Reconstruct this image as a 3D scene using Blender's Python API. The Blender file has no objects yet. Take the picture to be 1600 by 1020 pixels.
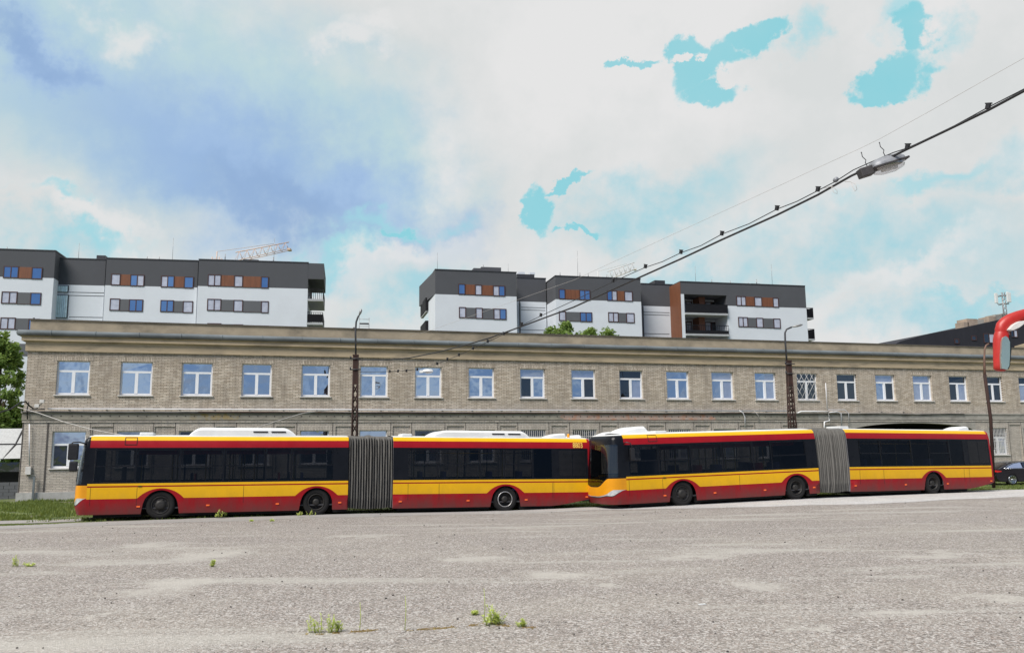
import bpy, bmesh, math, random
from math import sin, cos, pi, radians, atan2, sqrt
from mathutils import Vector, Matrix, noise
random.seed(7)
SC = bpy.context.scene
COL = SC.collection

# ------------------------------------------------------------------ camera
F = 1330.0; PITCH = 0.1472; ROLL = 0.0114; CAMH = 2.05
cam_d = bpy.data.cameras.new('camera'); cam = bpy.data.objects.new('camera', cam_d); COL.objects.link(cam)
cam_d.sensor_width = 36.0; cam_d.lens = 36.0 * F / 1600.0
cam_d.clip_start = 0.1; cam_d.clip_end = 5000
CM = Matrix.Translation((0, 0, CAMH)) @ Matrix.Rotation(pi/2 + PITCH, 4, 'X') @ Matrix.Rotation(-ROLL, 4, 'Z')
cam.matrix_world = CM
SC.camera = cam
EYE = Vector((0, 0, CAMH))
def ray(px, py):
    return (CM.to_3x3() @ Vector((px - 800.0, 510.0 - py, -F))).normalized()
def at_depth(px, py, y):
    d = ray(px, py); return EYE + d * (y / d.y)
def at_ground(px, py, z=0.0):
    d = ray(px, py); return EYE + d * ((z - CAMH) / d.z)

# ------------------------------------------------------------------ world / sun / exposure
SC.view_settings.view_transform = 'Standard'; SC.view_settings.look = 'None'
SC.view_settings.exposure = 0.55; SC.view_settings.gamma = 1.0
SUN_EL = radians(50); SUN_AZ = radians(-142)      # azimuth from +Y (camera heading) towards +X
sd = bpy.data.lights.new('sun', 'SUN'); sd.energy = 3.3; sd.angle = radians(30); sd.color = (1, .95, .88)
so = bpy.data.objects.new('sun', sd); COL.objects.link(so)
sdir = Vector((sin(SUN_AZ)*cos(SUN_EL), cos(SUN_AZ)*cos(SUN_EL), sin(SUN_EL)))
so.rotation_euler = sdir.to_track_quat('Z', 'Y').to_euler(); so.location = sdir*200

class NT:
    def __init__(s, nt): s.nt = nt; s.n = nt.nodes; s.l = nt.links
    def node(s, t, **kw):
        n = s.n.new(t)
        for k, v in kw.items():
            if k in ('operation', 'blend_type', 'data_type', 'noise_dimensions', 'feature', 'distance', 'sky_type', 'sun_disc',
                     'sun_elevation', 'sun_rotation', 'interpolation_type', 'vector_type', 'clamp', 'use_clamp', 'offset', 'invert', 'wave_type', 'bands_direction'):
                setattr(n, k, v)
            else:
                i = n.inputs[int(k[1:])] if (k[0] == 'i' and k[1:].isdigit()) else n.inputs[k.replace('_', ' ')]
                if hasattr(v, 'links') or isinstance(v, bpy.types.NodeSocket): s.l.new(v, i)
                else: i.default_value = v
        return n
    def math(s, op, a, b=0.0, c=None, clamp=False):
        kw = {'i0': a, 'i1': b}
        if c is not None: kw['i2'] = c
        n = s.node('ShaderNodeMath', operation=op, **kw); n.use_clamp = clamp
        return n.outputs[0]
    def mix(s, f, a, b, bt='MIX'):
        n = s.n.new('ShaderNodeMix'); n.data_type = 'RGBA'; n.blend_type = bt
        for i, v in ((0, f), (6, a), (7, b)):
            if isinstance(v, bpy.types.NodeSocket): s.l.new(v, n.inputs[i])
            else: n.inputs[i].default_value = v if i == 0 else (v if len(v) == 4 else (*v, 1))
        return n.outputs[2]
    def mapr(s, v, a, b, c=0.0, d=1.0, smooth=False):
        n = s.n.new('ShaderNodeMapRange'); n.clamp = True
        if smooth: n.interpolation_type = 'SMOOTHSTEP'
        s.l.new(v, n.inputs[0])
        for i, x in enumerate((a, b, c, d)): n.inputs[i+1].default_value = x
        return n.outputs[0]
    def noise(s, vec, scale, detail=4, rough=.5, dist=0.0, out=0):
        n = s.n.new('ShaderNodeTexNoise'); n.inputs['Scale'].default_value = scale; n.inputs['Detail'].default_value = detail
        n.inputs['Roughness'].default_value = rough; n.inputs['Distortion'].default_value = dist
        if vec is not None: s.l.new(vec, n.inputs['Vector'])
        return n.outputs[out]

def sr(r, g, b):                                   # sRGB 0..255 to linear
    f = lambda c: (c/255/12.92) if c/255 <= .04045 else ((c/255+.055)/1.055)**2.4
    return (f(r), f(g), f(b), 1)

W = bpy.data.worlds.new('World'); SC.world = W; W.use_nodes = True
w = NT(W.node_tree); w.n.clear()
tc = w.node('ShaderNodeTexCoord')
sep = w.node('ShaderNodeSeparateXYZ', i0=tc.outputs['Generated'])
az = w.math('ARCTAN2', sep.outputs[0], sep.outputs[1]); el = w.math('ARCSINE', sep.outputs[2])
comb = w.node('ShaderNodeCombineXYZ', i0=az, i1=el).outputs[0]
n1 = w.node('ShaderNodeTexNoise', Scale=5.0, Detail=8.0, Roughness=.6, Vector=tc.outputs['Generated'])
n2 = w.node('ShaderNodeTexNoise', Scale=22.0, Detail=6.0, Roughness=.6, Vector=tc.outputs['Generated'])
off1 = w.node('ShaderNodeVectorMath', operation='MULTIPLY_ADD', i0=n1.outputs['Color'], i1=(.34, .22, 0), i2=(-.17, -.11, 0)).outputs[0]
off2 = w.node('ShaderNodeVectorMath', operation='MULTIPLY_ADD', i0=n2.outputs['Color'], i1=(.10, .07, 0), i2=(-.05, -.035, 0)).outputs[0]
wsoft = w.node('ShaderNodeVectorMath', operation='ADD', i0=comb, i1=off1).outputs[0]
wsoft = w.node('ShaderNodeVectorMath', operation='ADD', i0=wsoft, i1=off2).outputs[0]
whard = w.node('ShaderNodeVectorMath', operation='ADD', i0=comb, i1=off2).outputs[0]
offh = w.node('ShaderNodeVectorMath', operation='SCALE', i0=off1); offh.inputs['Scale'].default_value = .35
whard = w.node('ShaderNodeVectorMath', operation='ADD', i0=whard, i1=offh.outputs[0]).outputs[0]
def cloud(px, py, rx, ry, ang, soft, inner=.3, pw=1):     # an elliptical patch of sky at a fixed heading and elevation
    d = ray(px, py); a = atan2(d.x, d.y); e = math.asin(d.z)
    m = w.node('ShaderNodeMapping', vector_type='TEXTURE', Vector=soft)
    m.inputs['Location'].default_value = (a, e, 0); m.inputs['Rotation'].default_value = (0, 0, radians(ang))
    m.inputs['Scale'].default_value = (rx/F, ry/F, 1)
    L = w.node('ShaderNodeVectorMath', operation='LENGTH', i0=m.outputs[0]).outputs[1]
    return w.mapr(L, 1.0, inner, 0, 1, True)
def mx(a, b): return w.math('MAXIMUM', a, b)
sky = w.node('ShaderNodeTexSky', sky_type='NISHITA', sun_disc=False, sun_elevation=SUN_EL, sun_rotation=SUN_AZ)
K = 10.0; EXP = 2**SC.view_settings.exposure
def c10(r, g, b, k=1.0):
    c = sr(r, g, b); return (c[0]*K/EXP*k, c[1]*K/EXP*k, c[2]*K/EXP*k, 1)
nv = w.mapr(n1.outputs[0], .42, .62)
nf = w.mapr(n2.outputs[0], .35, .65)
base = w.mix(nv, c10(217, 220, 220), c10(229, 229, 229))
# pale cyan veils low and right
veil = cloud(1330, 400, 330, 90, -12, wsoft, .2)
for a in ((1000, 330, 230, 70, 15), (560, 400, 150, 75, 20), (1500, 500, 200, 60, 0), (1560, 300, 110, 60, 10), (60, 380, 170, 50, 0), (700, 480, 240, 60, 5), (1080, 400, 160, 50, 10)):
    veil = mx(veil, cloud(*a, wsoft, .2))
cyv = cloud(35, 302, 60, 16, 10, wsoft, .1)
for a in ((90, 372, 110, 22, 5), (640, 376, 90, 24, 5), (545, 420, 130, 30, 15), (1440, 300, 110, 26, 10), (1540, 470, 90, 20, 8), (1450, 30, 70, 60, 20), (1240, 60, 60, 40, 30)): cyv = mx(cyv, cloud(*a, wsoft, .1))
veil = w.math('MULTIPLY', veil, w.mapr(n2.outputs[0], .3, .62, .25, 1.0))
base = w.mix(w.math('MULTIPLY', veil, .95), base, c10(168, 212, 223))
# big blue-grey cloud bank to the left
cy = cloud(230, 130, 620, 260, -15, wsoft, .35)
cy = mx(cy, cloud(560, 280, 250, 190, -25, wsoft, .3)); 
base = w.mix(w.math('MULTIPLY', cy, .9), base, w.mix(nf, c10(176, 207, 222), c10(188, 215, 220)))
gb = cloud(320, 250, 430, 150, -20, wsoft, .1)
gb = mx(gb, cloud(540, 330, 270, 100, -16, wsoft, .1)); gb = mx(gb, cloud(90, 90, 160, 80, -25, wsoft, .1))
base = w.mix(w.math('MULTIPLY', gb, .95), base, w.mix(nv, c10(154, 184, 223), c10(168, 196, 230)))
dk = mx(cloud(450, 335, 270, 55, -14, wsoft, .1), cloud(60, 70, 120, 30, -20, wsoft, .1))
base = w.mix(w.math('MULTIPLY', dk, .75), base, c10(142, 172, 212))
# bright white puffs
wp = cloud(240, 52, 90, 40, 0, wsoft, .1)
for a in ((80, 330, 130, 38, -12), (560, 50, 110, 30, 10), (520, 75, 90, 30, 0), (620, 420, 130, 30, 12), (170, 380, 80, 25, -20), (1180, 480, 150, 40, 0), (1400, 440, 160, 30, 10)):
    wp = mx(wp, cloud(*a, wsoft, .1))
base = w.mix(w.math('MULTIPLY', wp, .8), base, c10(229, 229, 229))
# clear openings between the clouds, the Nishita sky showing through thin air
hole = None
for a in ((1115, 95, 100, 36, 25), (1190, 50, 60, 28, 35), (1120, 140, 75, 25, -5), (1010, 103, 50, 9, 3), (1085, 70, 50, 25, 0),
          (1392, 128, 88, 42, 25), (1435, 55, 42, 42, 30), (1370, 160, 60, 18, 5),
          (835, 340, 36, 42, 30), (885, 300, 60, 12, 35), (900, 364, 52, 8, 0), (640, 372, 45, 10, 5),
          ):
    c = cloud(*a, whard, .0); hole = c if hole is None else mx(hole, c)
nish = w.mix(.92, sky.outputs[0], c10(138, 212, 222))
puff = mx(cloud(1091, 82, 24, 15, 0, whard, .1), cloud(1155, 118, 40, 16, 30, whard, .1))
hole = w.math('SUBTRACT', hole, w.math('MULTIPLY', puff, .8))
n3 = w.noise(tc.outputs['Generated'], 48.0, 5, .65)
hraw = w.math('ADD', w.math('ADD', hole, w.math('MULTIPLY', w.math('SUBTRACT', n2.outputs[0], .5), .8)), w.math('MULTIPLY', w.math('SUBTRACT', n3, .5), .7))
halo = w.math('MULTIPLY', w.mapr(hraw, .0, .34, 0, .6, True), w.mapr(hole, .01, .25))
base = w.mix(halo, base, c10(188, 221, 227))
hole = w.math('MULTIPLY', w.mapr(hraw, .10, .48, 0, 1, True), w.mapr(hole, .01, .12))
base = w.mix(w.math('MULTIPLY', cyv, .75), base, c10(160, 215, 226))
base = w.mix(w.math('MULTIPLY', hole, w.mapr(n1.outputs[0], .3, .65, .98, .80)), base, nish)
# the sky behind the camera: blue with drifting clouds (seen in the window panes)
back = w.mapr(sep.outputs[1], .05, -.35)
bk = w.mix(w.mapr(w.noise(tc.outputs['Generated'], 7.0, 5, .55), .46, .62), c10(70, 106, 158), c10(150, 170, 200))
bk = w.mix(.25, bk, sky.outputs[0])
zen = w.mapr(sep.outputs[2], .55, .95)
base = w.mix(back, base, bk)
base = w.mix(w.math('MULTIPLY', zen, .5), base, c10(205, 214, 222))
bg = w.node('ShaderNodeBackground', Color=base, Strength=.1)
wo = w.node('ShaderNodeOutputWorld'); w.l.new(bg.outputs[0], wo.inputs[0])

# ------------------------------------------------------------------ materials
def newmat(name):
    m = bpy.data.materials.new(name); m.use_nodes = True; t = NT(m.node_tree); t.n.clear()
    o = t.node('ShaderNodeOutputMaterial'); p = t.node('ShaderNodeBsdfPrincipled'); t.l.new(p.outputs[0], o.inputs[0])
    return m, t, p, o
def setc(t, sock, v):
    if isinstance(v, bpy.types.NodeSocket): t.l.new(v, sock)
    else: sock.default_value = v
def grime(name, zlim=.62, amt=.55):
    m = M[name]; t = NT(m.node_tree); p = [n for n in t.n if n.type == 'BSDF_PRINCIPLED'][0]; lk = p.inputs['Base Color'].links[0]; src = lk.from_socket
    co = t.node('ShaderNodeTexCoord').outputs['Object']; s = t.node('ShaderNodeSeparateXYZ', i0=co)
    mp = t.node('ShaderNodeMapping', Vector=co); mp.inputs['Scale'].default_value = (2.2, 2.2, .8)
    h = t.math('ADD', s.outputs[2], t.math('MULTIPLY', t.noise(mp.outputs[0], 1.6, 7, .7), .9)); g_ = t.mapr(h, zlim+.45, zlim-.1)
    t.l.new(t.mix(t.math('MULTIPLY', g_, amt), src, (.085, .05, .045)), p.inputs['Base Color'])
def pm(name, col, rough=.6, var=.12, scale=4.0, metal=0.0, bump=0.0, bscale=40.0, dark=None, dscale=2.0, damt=.5, coat=0.0, spec=.5, stretch=None):
    m, t, p, o = newmat(name)
    co = t.node('ShaderNodeTexCoord').outputs['Object']
    if stretch:
        mp = t.node('ShaderNodeMapping', Vector=co); mp.inputs['Scale'].default_value = stretch; co2 = mp.outputs[0]
    else: co2 = co
    c = (*col[:3], 1)
    nz = t.mapr(t.noise(co2, scale, 5, .6), .3, .7)
    lo = tuple(x*(1-var) for x in c[:3]); hi = tuple(min(1, x*(1+var)) for x in c[:3])
    col_s = t.mix(nz, lo, hi)
    if dark is not None:
        dm = t.mapr(t.noise(co2, dscale, 6, .65), .5, .72)
        col_s = t.mix(t.math('MULTIPLY', dm, damt), col_s, dark)
    t.l.new(col_s, p.inputs['Base Color'])
    t.l.new(t.mapr(nz, 0, 1, max(0, rough-.06), min(1, rough+.06)), p.inputs['Roughness'])
    p.inputs['Metallic'].default_value = metal; p.inputs['Coat Weight'].default_value = coat; p.inputs['Specular IOR Level'].default_value = spec
    if bump:
        b = t.node('ShaderNodeBump', Strength=bump, Distance=.02, Height=t.noise(co, bscale, 4, .6)); t.l.new(b.outputs[0], p.inputs['Normal'])
    return m
def glass_mat(name, base, refl, tint=(1, 1, 1), rough=.02, see=0.0, wav=.0):
    m = bpy.data.materials.new(name); m.use_nodes = True; t = NT(m.node_tree); t.n.clear()
    o = t.node('ShaderNodeOutputMaterial')
    co = t.node('ShaderNodeTexCoord').outputs['Object']
    d = t.node('ShaderNodeBsdfDiffuse', Color=t.mix(t.noise(co, 2.3, 3), tuple(x*.6 for x in base), tuple(min(1, x*1.3) for x in base)))
    src = d.outputs[0]
    if see:
        tr = t.node('ShaderNodeBsdfTransparent', Color=(see, see, see*1.03, 1)); src = tr.outputs[0]
    g = t.node('ShaderNodeBsdfGlossy', Color=(*tint, 1), Roughness=rough)
    if wav:
        b = t.node('ShaderNodeBump', Strength=wav, Distance=.05, Height=t.noise(co, 1.1, 2, .5)); t.l.new(b.outputs[0], g.inputs['Normal'])
    ge = t.node('ShaderNodeNewGeometry')
    dt = t.node('ShaderNodeVectorMath', operation='DOT_PRODUCT', i0=ge.outputs['Incoming'], i1=ge.outputs['True Normal']).outputs[1]
    fr = t.math('MULTIPLY_ADD', t.math('POWER', t.math('SUBTRACT', 1.0, t.math('ABSOLUTE', dt)), 5.0), .96, .04)
    fac = t.math('ADD', fr, refl, clamp=True)
    mx_ = t.node('ShaderNodeMixShader', i0=fac, i1=src, i2=g.outputs[0]); t.l.new(mx_.outputs[0], o.inputs[0])
    return m

def brick_mat(name, vertical=False, side=False, tint=1.0):
    m, t, p, o = newmat(name)
    co = t.node('ShaderNodeTexCoord').outputs['Object']
    s = t.node('ShaderNodeSeparateXYZ', i0=co)
    hx = s.outputs[1] if side else s.outputs[0]
    v = t.node('ShaderNodeCombineXYZ', i0=s.outputs[2] if vertical else hx, i1=hx if vertical else s.outputs[2]).outputs[0]
    b = t.n.new('ShaderNodeTexBrick'); t.l.new(v, b.inputs['Vector'])
    b.inputs['Scale'].default_value = 1; b.inputs['Brick Width'].default_value = .29; b.inputs['Row Height'].default_value = .08
    b.inputs['Mortar Size'].default_value = .011; b.inputs['Mortar Smooth'].default_value = .3; b.inputs['Bias'].default_value = -.1
    b.inputs['Color1'].default_value = (.70*tint, .61*tint, .495*tint, 1); b.inputs['Color2'].default_value = (.44*tint, .36*tint, .27*tint, 1)
    b.inputs['Mortar'].default_value = (.17, .145, .12, 1)
    # weathering: grey soot low on the wall, tan blotches
    bl = t.mapr(t.noise(co, .35, 6, .6), .4, .66)
    c = t.mix(t.math('MULTIPLY', bl, .45), b.outputs[0], (.36, .315, .26), 'MIX')
    mp = t.node('ShaderNodeMapping', Vector=co); mp.inputs['Scale'].default_value = (2.2, 2.2, .35)
    st = t.mapr(t.noise(mp.outputs[0], 1.2, 7, .72), .46, .66)
    c = t.mix(t.math('MULTIPLY', st, .55), c, (.20, .17, .14), 'MIX')
    pl = t.mapr(t.noise(co, .9, 6, .7), .56, .70)
    c = t.mix(t.math('MULTIPLY', pl, .4), c, (.58, .52, .45), 'MIX')
    hgt = t.math('ADD', s.outputs[2], t.math('MULTIPLY', t.noise(co, .8, 5, .6), 1.3))
    gr = t.mapr(hgt, 5.6, 4.6)
    c = t.mix(t.math('MULTIPLY', gr, .55), c, t.mix(.6, c, (.40, .39, .38)), 'MIX')
    fn = t.noise(co, 26, 3, .6)
    c = t.mix(.35, c, t.node('ShaderNodeCombineColor', i0=fn, i1=fn, i2=fn).outputs[0], 'OVERLAY')
    t.l.new(c, p.inputs['Base Color']); p.inputs['Roughness'].default_value = .9; p.inputs['Specular IOR Level'].default_value = .2
    bp = t.node('ShaderNodeBump', Strength=.6, Distance=.012, Height=t.math('SUBTRACT', 1.0, b.outputs['Fac'])); t.l.new(bp.outputs[0], p.inputs['Normal'])
    return m

M = {}
M['brick'] = brick_mat('pale_brick'); M['brick_side'] = brick_mat('pale_brick_side', side=True); M['soldier'] = brick_mat('soldier_brick', vertical=True)
M['cornice'] = pm('cornice_render', (.47, .375, .25), .85, .14, 1.2, dark=(.17, .145, .11), dscale=.9, damt=.75, bump=.3, stretch=(.6, 1, 2.5))
M['parapet'] = pm('parapet_render', (.36, .30, .215), .88, .2, 1.0, dark=(.12, .105, .08), dscale=.55, damt=.75, bump=.3, stretch=(.7, 1, 1.2))
M['gutter'] = pm('gutter_zinc', (.15, .17, .18), .75, .25, 1.5, spec=.25, dark=(.09, .09, .09), dscale=1.2, stretch=(.4, 1, 1))
M['flash'] = pm('tar_flashing', (.07, .06, .055), .8, .3, 3)
M['conc'] = pm('old_concrete', (.34, .32, .28), .9, .2, 2, dark=(.12, .11, .095), dscale=1.3, damt=.7, bump=.5, stretch=(.8, 1, 1.5))
M['plinth'] = pm('plinth_concrete', (.42, .41, .39), .9, .25, 2, dark=(.13, .125, .11), dscale=1.0, damt=.8, bump=.5)
M['white_pvc'] = pm('white_frame', (.82, .83, .85), .35, .04, 3)
M['sill'] = pm('sill_plate', (.62, .60, .57), .6, .15, 3)
M['pipe_w'] = pm('pale_pipe', (.62, .62, .64), .45, .12, 2)
M['pipe_r'] = pm('rusty_pipe', (.16, .09, .065), .7, .3, 4)
M['cable'] = pm('black_cable', (.018, .018, .02), .5, .2, 5)
M['cable_g'] = pm('grey_cable', (.42, .40, .38), .6, .2, 5)
M['rust'] = pm('rusted_steel', (.032, .013, .009), .85, .4, 6, dark=(.02, .012, .01), dscale=8, bump=.3)
M['steel'] = pm('galvanised_steel', (.30, .30, .30), .45, .15, 6, metal=.6)
M['dsteel'] = pm('dark_steel', (.05, .05, .055), .5, .2, 6, metal=.3)
M['g_sky'] = glass_mat('window_glass', (.03, .04, .06), .70, (.80, .88, 1.0), .02, wav=.35)
M['g_dark'] = glass_mat('dark_window_glass', (.012, .014, .016), .10, (.8, .9, 1.0), .03, wav=.2)
M['g_cur'] = glass_mat('curtained_window_glass', (.30, .32, .40), .45, (.8, .88, 1.0), .03, wav=.2)
M['white'] = pm('white_render', (.62, .655, .70), .9, .03, .4, dark=(.54, .56, .60), dscale=.3, damt=.35)
M['grey'] = pm('grey_render', (.075, .078, .088), .88, .08, .5)
M['grey_p'] = pm('grey_panel', (.10, .105, .115), .7, .06, 1)
M['brown'] = pm('brown_wood_panel', (.17, .062, .028), .6, .2, 1.5, stretch=(6, 6, .4))
M['wframe'] = pm('brown_window_frame', (.06, .026, .022), .5, .15, 3)
M['ap_blue'] = glass_mat('blue_glass', (.04, .08, .18), .50, (.45, .66, .95), .03)
M['ap_lil'] = glass_mat('pale_blind_glass', (.50, .51, .58), .12, (.9, .9, 1), .05)
M['ap_cyan'] = glass_mat('stair_glass', (.55, .70, .74), .05, (.8, .95, 1), .05)
M['rail'] = pm('dark_balcony_panel', (.010, .010, .013), .7, .2, 2, spec=.2)
M['slab'] = pm('balcony_slab', (.36, .37, .38), .8, .1, 2)
M['droof'] = pm('dark_sheet_wall', (.03, .03, .038), .7, .15, .6, spec=.15, stretch=(1, 1, .3))
M['chim_lit'] = pm('chimney_lit_render', (.34, .27, .21), .85, .2, 1)
M['red'] = pm('bus_red', (.285, .005, .010), .38, .10, 1.5, spec=.25, dark=(.16, .02, .018), dscale=.8, damt=.3)
M['yellow'] = pm('bus_yellow', (.74, .405, .006), .38, .05, 1.5, spec=.3, dark=(.50, .28, .03), dscale=1.1, damt=.22)
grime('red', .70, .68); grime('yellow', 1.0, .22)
M['orange'] = pm('bus_front_orange', (.70, .29, .01), .35, .06, 1.5, spec=.3, dark=(.4, .18, .03), dscale=1.1, damt=.3)
M['bwhite'] = pm('bus_roof_white', (.66, .67, .66), .45, .05, 2, dark=(.5, .49, .45), dscale=1.5, damt=.3)
M['bblack'] = pm('bus_black_panel', (.008, .009, .012), .3, .2, 2, spec=.15)
M['bint'] = pm('bus_interior_lining', (.12, .12, .13), .8, .2, 2)
M['bfloor'] = pm('bus_interior_floor', (.05, .05, .055), .8, .2, 2)
M['bglass'] = glass_mat('bus_tinted_glass', (0, 0, 0), -.015, (.75, .8, .9), .03, see=.19, wav=.15)
M['bscreen'] = glass_mat('windscreen_glass', (0, 0, 0), .05, (.8, .9, .95), .02, see=.28, wav=.1)
M['under'] = pm('underbody_black', (.01, .01, .01), .9, .2, 3)
M['rubber'] = pm('tyre_rubber', (.009, .0085, .0085), .95, .3, 8, bump=.2)
M['rim'] = pm('dirty_wheel_rim', (.026, .024, .022), .6, .4, 8, metal=.3)
M['rim_b'] = pm('bright_rim_edge', (.48, .47, .46), .4, .25, 8, metal=.6)
M['bellow'] = pm('bellows_fabric', (.145, .14, .13), .75, .3, 3, dark=(.05, .05, .047), dscale=3, damt=.8, stretch=(5, 2, .5))
M['lamp'] = pm('headlamp_lens', (.68, .70, .72), .12, .2, 14, metal=.5)
M['omark'] = pm('orange_marker', (.95, .16, .03), .3, .1, 5)
M['ypole'] = pm('yellow_handrail', (.85, .62, .12), .4, .1, 5)
M['seat'] = pm('seat_fabric', (.03, .04, .14), .85, .3, 8)
M['seat_r'] = pm('red_seat_fabric', (.22, .02, .02), .85, .3, 8)
M['digit'] = pm('yellow_digit', (.9, .62, .12), .5, .03, 5)
M['carp'] = pm('car_black_paint', (.006, .005, .010), .15, .1, 2, coat=.25, spec=.3)
M['chrome'] = pm('chrome', (.75, .76, .78), .15, .05, 4, metal=1.0)
M['tail'] = pm('red_tail_lamp', (.6, .01, .01), .15, .1, 4)
M['mred'] = pm('mirror_red_plastic', (.42, .018, .012), .42, .12, 6, dark=(.2, .03, .02), dscale=9, damt=.35)
M['mglass'] = glass_mat('mirror_glass', (.20, .26, .23), .30, (.8, .9, .85), .0)
M['mblack'] = pm('mirror_black_plastic', (.012, .012, .014), .4, .2, 6)
M['lhouse'] = pm('luminaire_housing', (.24, .25, .27), .5, .2, 8, metal=.2, dark=(.08, .08, .08), dscale=5)
M['ldark'] = pm('luminaire_dark', (.05, .045, .045), .6, .3, 8)
M['lbowl'] = glass_mat('luminaire_bowl', (0, 0, 0), .22, (1, 1, 1), .05, see=.93)
M['crane'] = pm('crane_orange', (.60, .44, .35), .6, .2, 2)
M['crane_w'] = pm('crane_pale', (.62, .60, .58), .6, .1, 2)
M['tarp'] = pm('pale_sheet_roof', (.42, .43, .43), .6, .12, 2, dark=(.3, .3, .29), dscale=1.5, stretch=(5, 5, .4))
M['bark'] = pm('bark', (.09, .065, .045), .9, .3, 5, bump=.5)
def leafmat(name, a, b):
    m, t, p, o = newmat(name)
    oi = t.node('ShaderNodeNewGeometry').outputs['Random Per Island']
    t.l.new(t.mix(oi, a, b), p.inputs['Base Color']); p.inputs['Roughness'].default_value = .6; p.inputs['Specular IOR Level'].default_value = .25
    tr = t.node('ShaderNodeBsdfTranslucent', Color=(b[0]*1.3, b[1]*1.3, b[2], 1))
    mx_ = t.node('ShaderNodeMixShader', i0=.3, i1=p.outputs[0], i2=tr.outputs[0]); t.l.new(mx_.outputs[0], o.inputs[0]); return m
M['leaf'] = leafmat('tree_leaf', (.035, .075, .018), (.13, .21, .05))
M['leaf_l'] = leafmat('light_leaf', (.08, .15, .03), (.24, .33, .09))
M['weed'] = leafmat('weed_leaf', (.34, .42, .10), (.62, .68, .26))
M['grassb'] = leafmat('grass_blade', (.045, .085, .02), (.20, .24, .06))
M['dry'] = leafmat('dry_stalk', (.28, .18, .08), (.42, .32, .16))
M['moss'] = leafmat('rusty_moss', (.20, .11, .06), (.38, .30, .12))
M['stone'] = pm('dark_pebble', (.05, .045, .04), .9, .4, 20)

def asphalt(name, A, B, Dk, chip, seed, bumps=.6, worn=()):
    m, t, p, o = newmat(name)
    co = t.node('ShaderNodeTexCoord').outputs['Object']
    def vor(sc, rnd=1.0):
        v = t.n.new('ShaderNodeTexVoronoi'); v.inputs['Scale'].default_value = sc; v.inputs['Randomness'].default_value = rnd; t.l.new(co, v.inputs['Vector']); return v
    v = vor(chip); v2 = vor(chip*.48)
    r = t.node('ShaderNodeSeparateColor', i0=v.outputs['Color']); r2 = t.node('ShaderNodeSeparateColor', i0=v2.outputs['Color'])
    c = t.mix(r.outputs[0], A, B)
    c = t.mix(t.mapr(r.outputs[1], .78, .95), c, Dk)
    c = t.mix(t.math('MULTIPLY', t.mapr(r.outputs[2], .80, .95), .8), c, (.72, .70, .67))
    c = t.mix(t.math('MULTIPLY', t.mapr(r2.outputs[0], .83, .95), .62), c, Dk)
    c = t.mix(t.math('MULTIPLY', t.mapr(r2.outputs[1], .82, .96), .55), c, (.72, .69, .66))
    c = t.mix(t.math('MULTIPLY', t.mapr(r2.outputs[2], .8, .97), .35), c, (.40, .29, .23))
    mp = t.node('ShaderNodeMapping', Vector=co); mp.inputs['Scale'].default_value = (.55, 1.0, 1); mp.inputs['Rotation'].default_value = (0, 0, .22)
    big = t.mapr(t.noise(mp.outputs[0], .35, 7, .62, .6), .47, .68)
    sm = t.mapr(t.noise(co, 1.4, 6, .65), .35, .7)
    c = t.mix(t.math('MULTIPLY', big, .55), c, t.mix(.5, c, (.50, .465, .40)))
    c = t.mix(t.math('MULTIPLY', sm, .28), c, (.20, .175, .155))
    # pale worn streaks
    mp2 = t.node('ShaderNodeMapping', Vector=co); mp2.inputs['Scale'].default_value = (.22, 1.3, 1); mp2.inputs['Rotation'].default_value = (0, 0, -.12)
    ws = t.mapr(t.noise(mp2.outputs[0], .62, 5, .55, .4), .54, .66)
    c = t.mix(t.math('MULTIPLY', ws, .55), c, (.50, .48, .435))
    if not worn:                                       # the strip is greyer and coarser towards the left end
        sx_ = t.node('ShaderNodeSeparateXYZ', i0=co).outputs[0]
        c = t.mix(t.mapr(t.math('ADD', sx_, t.math('MULTIPLY', t.noise(co, .5, 5, .6), 8.0)), 14.0, 0.0), c, t.mix(.62, c, (.20, .185, .17)))
    if worn:                                           # pale worn patches where the chips have gone
        wn = t.n.new('ShaderNodeTexNoise'); wn.inputs['Scale'].default_value = 1.1; wn.inputs['Detail'].default_value = 7; wn.inputs['Roughness'].default_value = .65; t.l.new(co, wn.inputs['Vector'])
        wv = t.node('ShaderNodeVectorMath', operation='MULTIPLY_ADD', i0=wn.outputs['Color'], i1=(2.6, 2.6, 0), i2=(-1.3, -1.3, 0)).outputs[0]
        wv = t.node('ShaderNodeVectorMath', operation='ADD', i0=wv, i1=co).outputs[0]; acc = None
        for (cx, cy, rx, ry, an) in worn:
            mpw = t.node('ShaderNodeMapping', vector_type='TEXTURE', Vector=wv); mpw.inputs['Location'].default_value = (cx, cy, 0); mpw.inputs['Rotation'].default_value = (0, 0, an); mpw.inputs['Scale'].default_value = (rx, ry, 50)
            q = t.mapr(t.node('ShaderNodeVectorMath', operation='LENGTH', i0=mpw.outputs[0]).outputs[1], 1.0, .05, 0, 1, True)
            acc = q if acc is None else t.math('MAXIMUM', acc, q)
        c = t.mix(t.math('MULTIPLY', acc, .70), c, (.50, .475, .43))
    t.l.new(c, p.inputs['Base Color']); p.inputs['Roughness'].default_value = .93; p.inputs['Specular IOR Level'].default_value = .25
    hgt = t.math('ADD', t.math('MULTIPLY', v.outputs['Distance'], -.7), r.outputs[0])
    b = t.node('ShaderNodeBump', Strength=bumps, Distance=.012, Height=hgt); t.l.new(b.outputs[0], p.inputs['Normal'])
    return m
WORN = []
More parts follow.
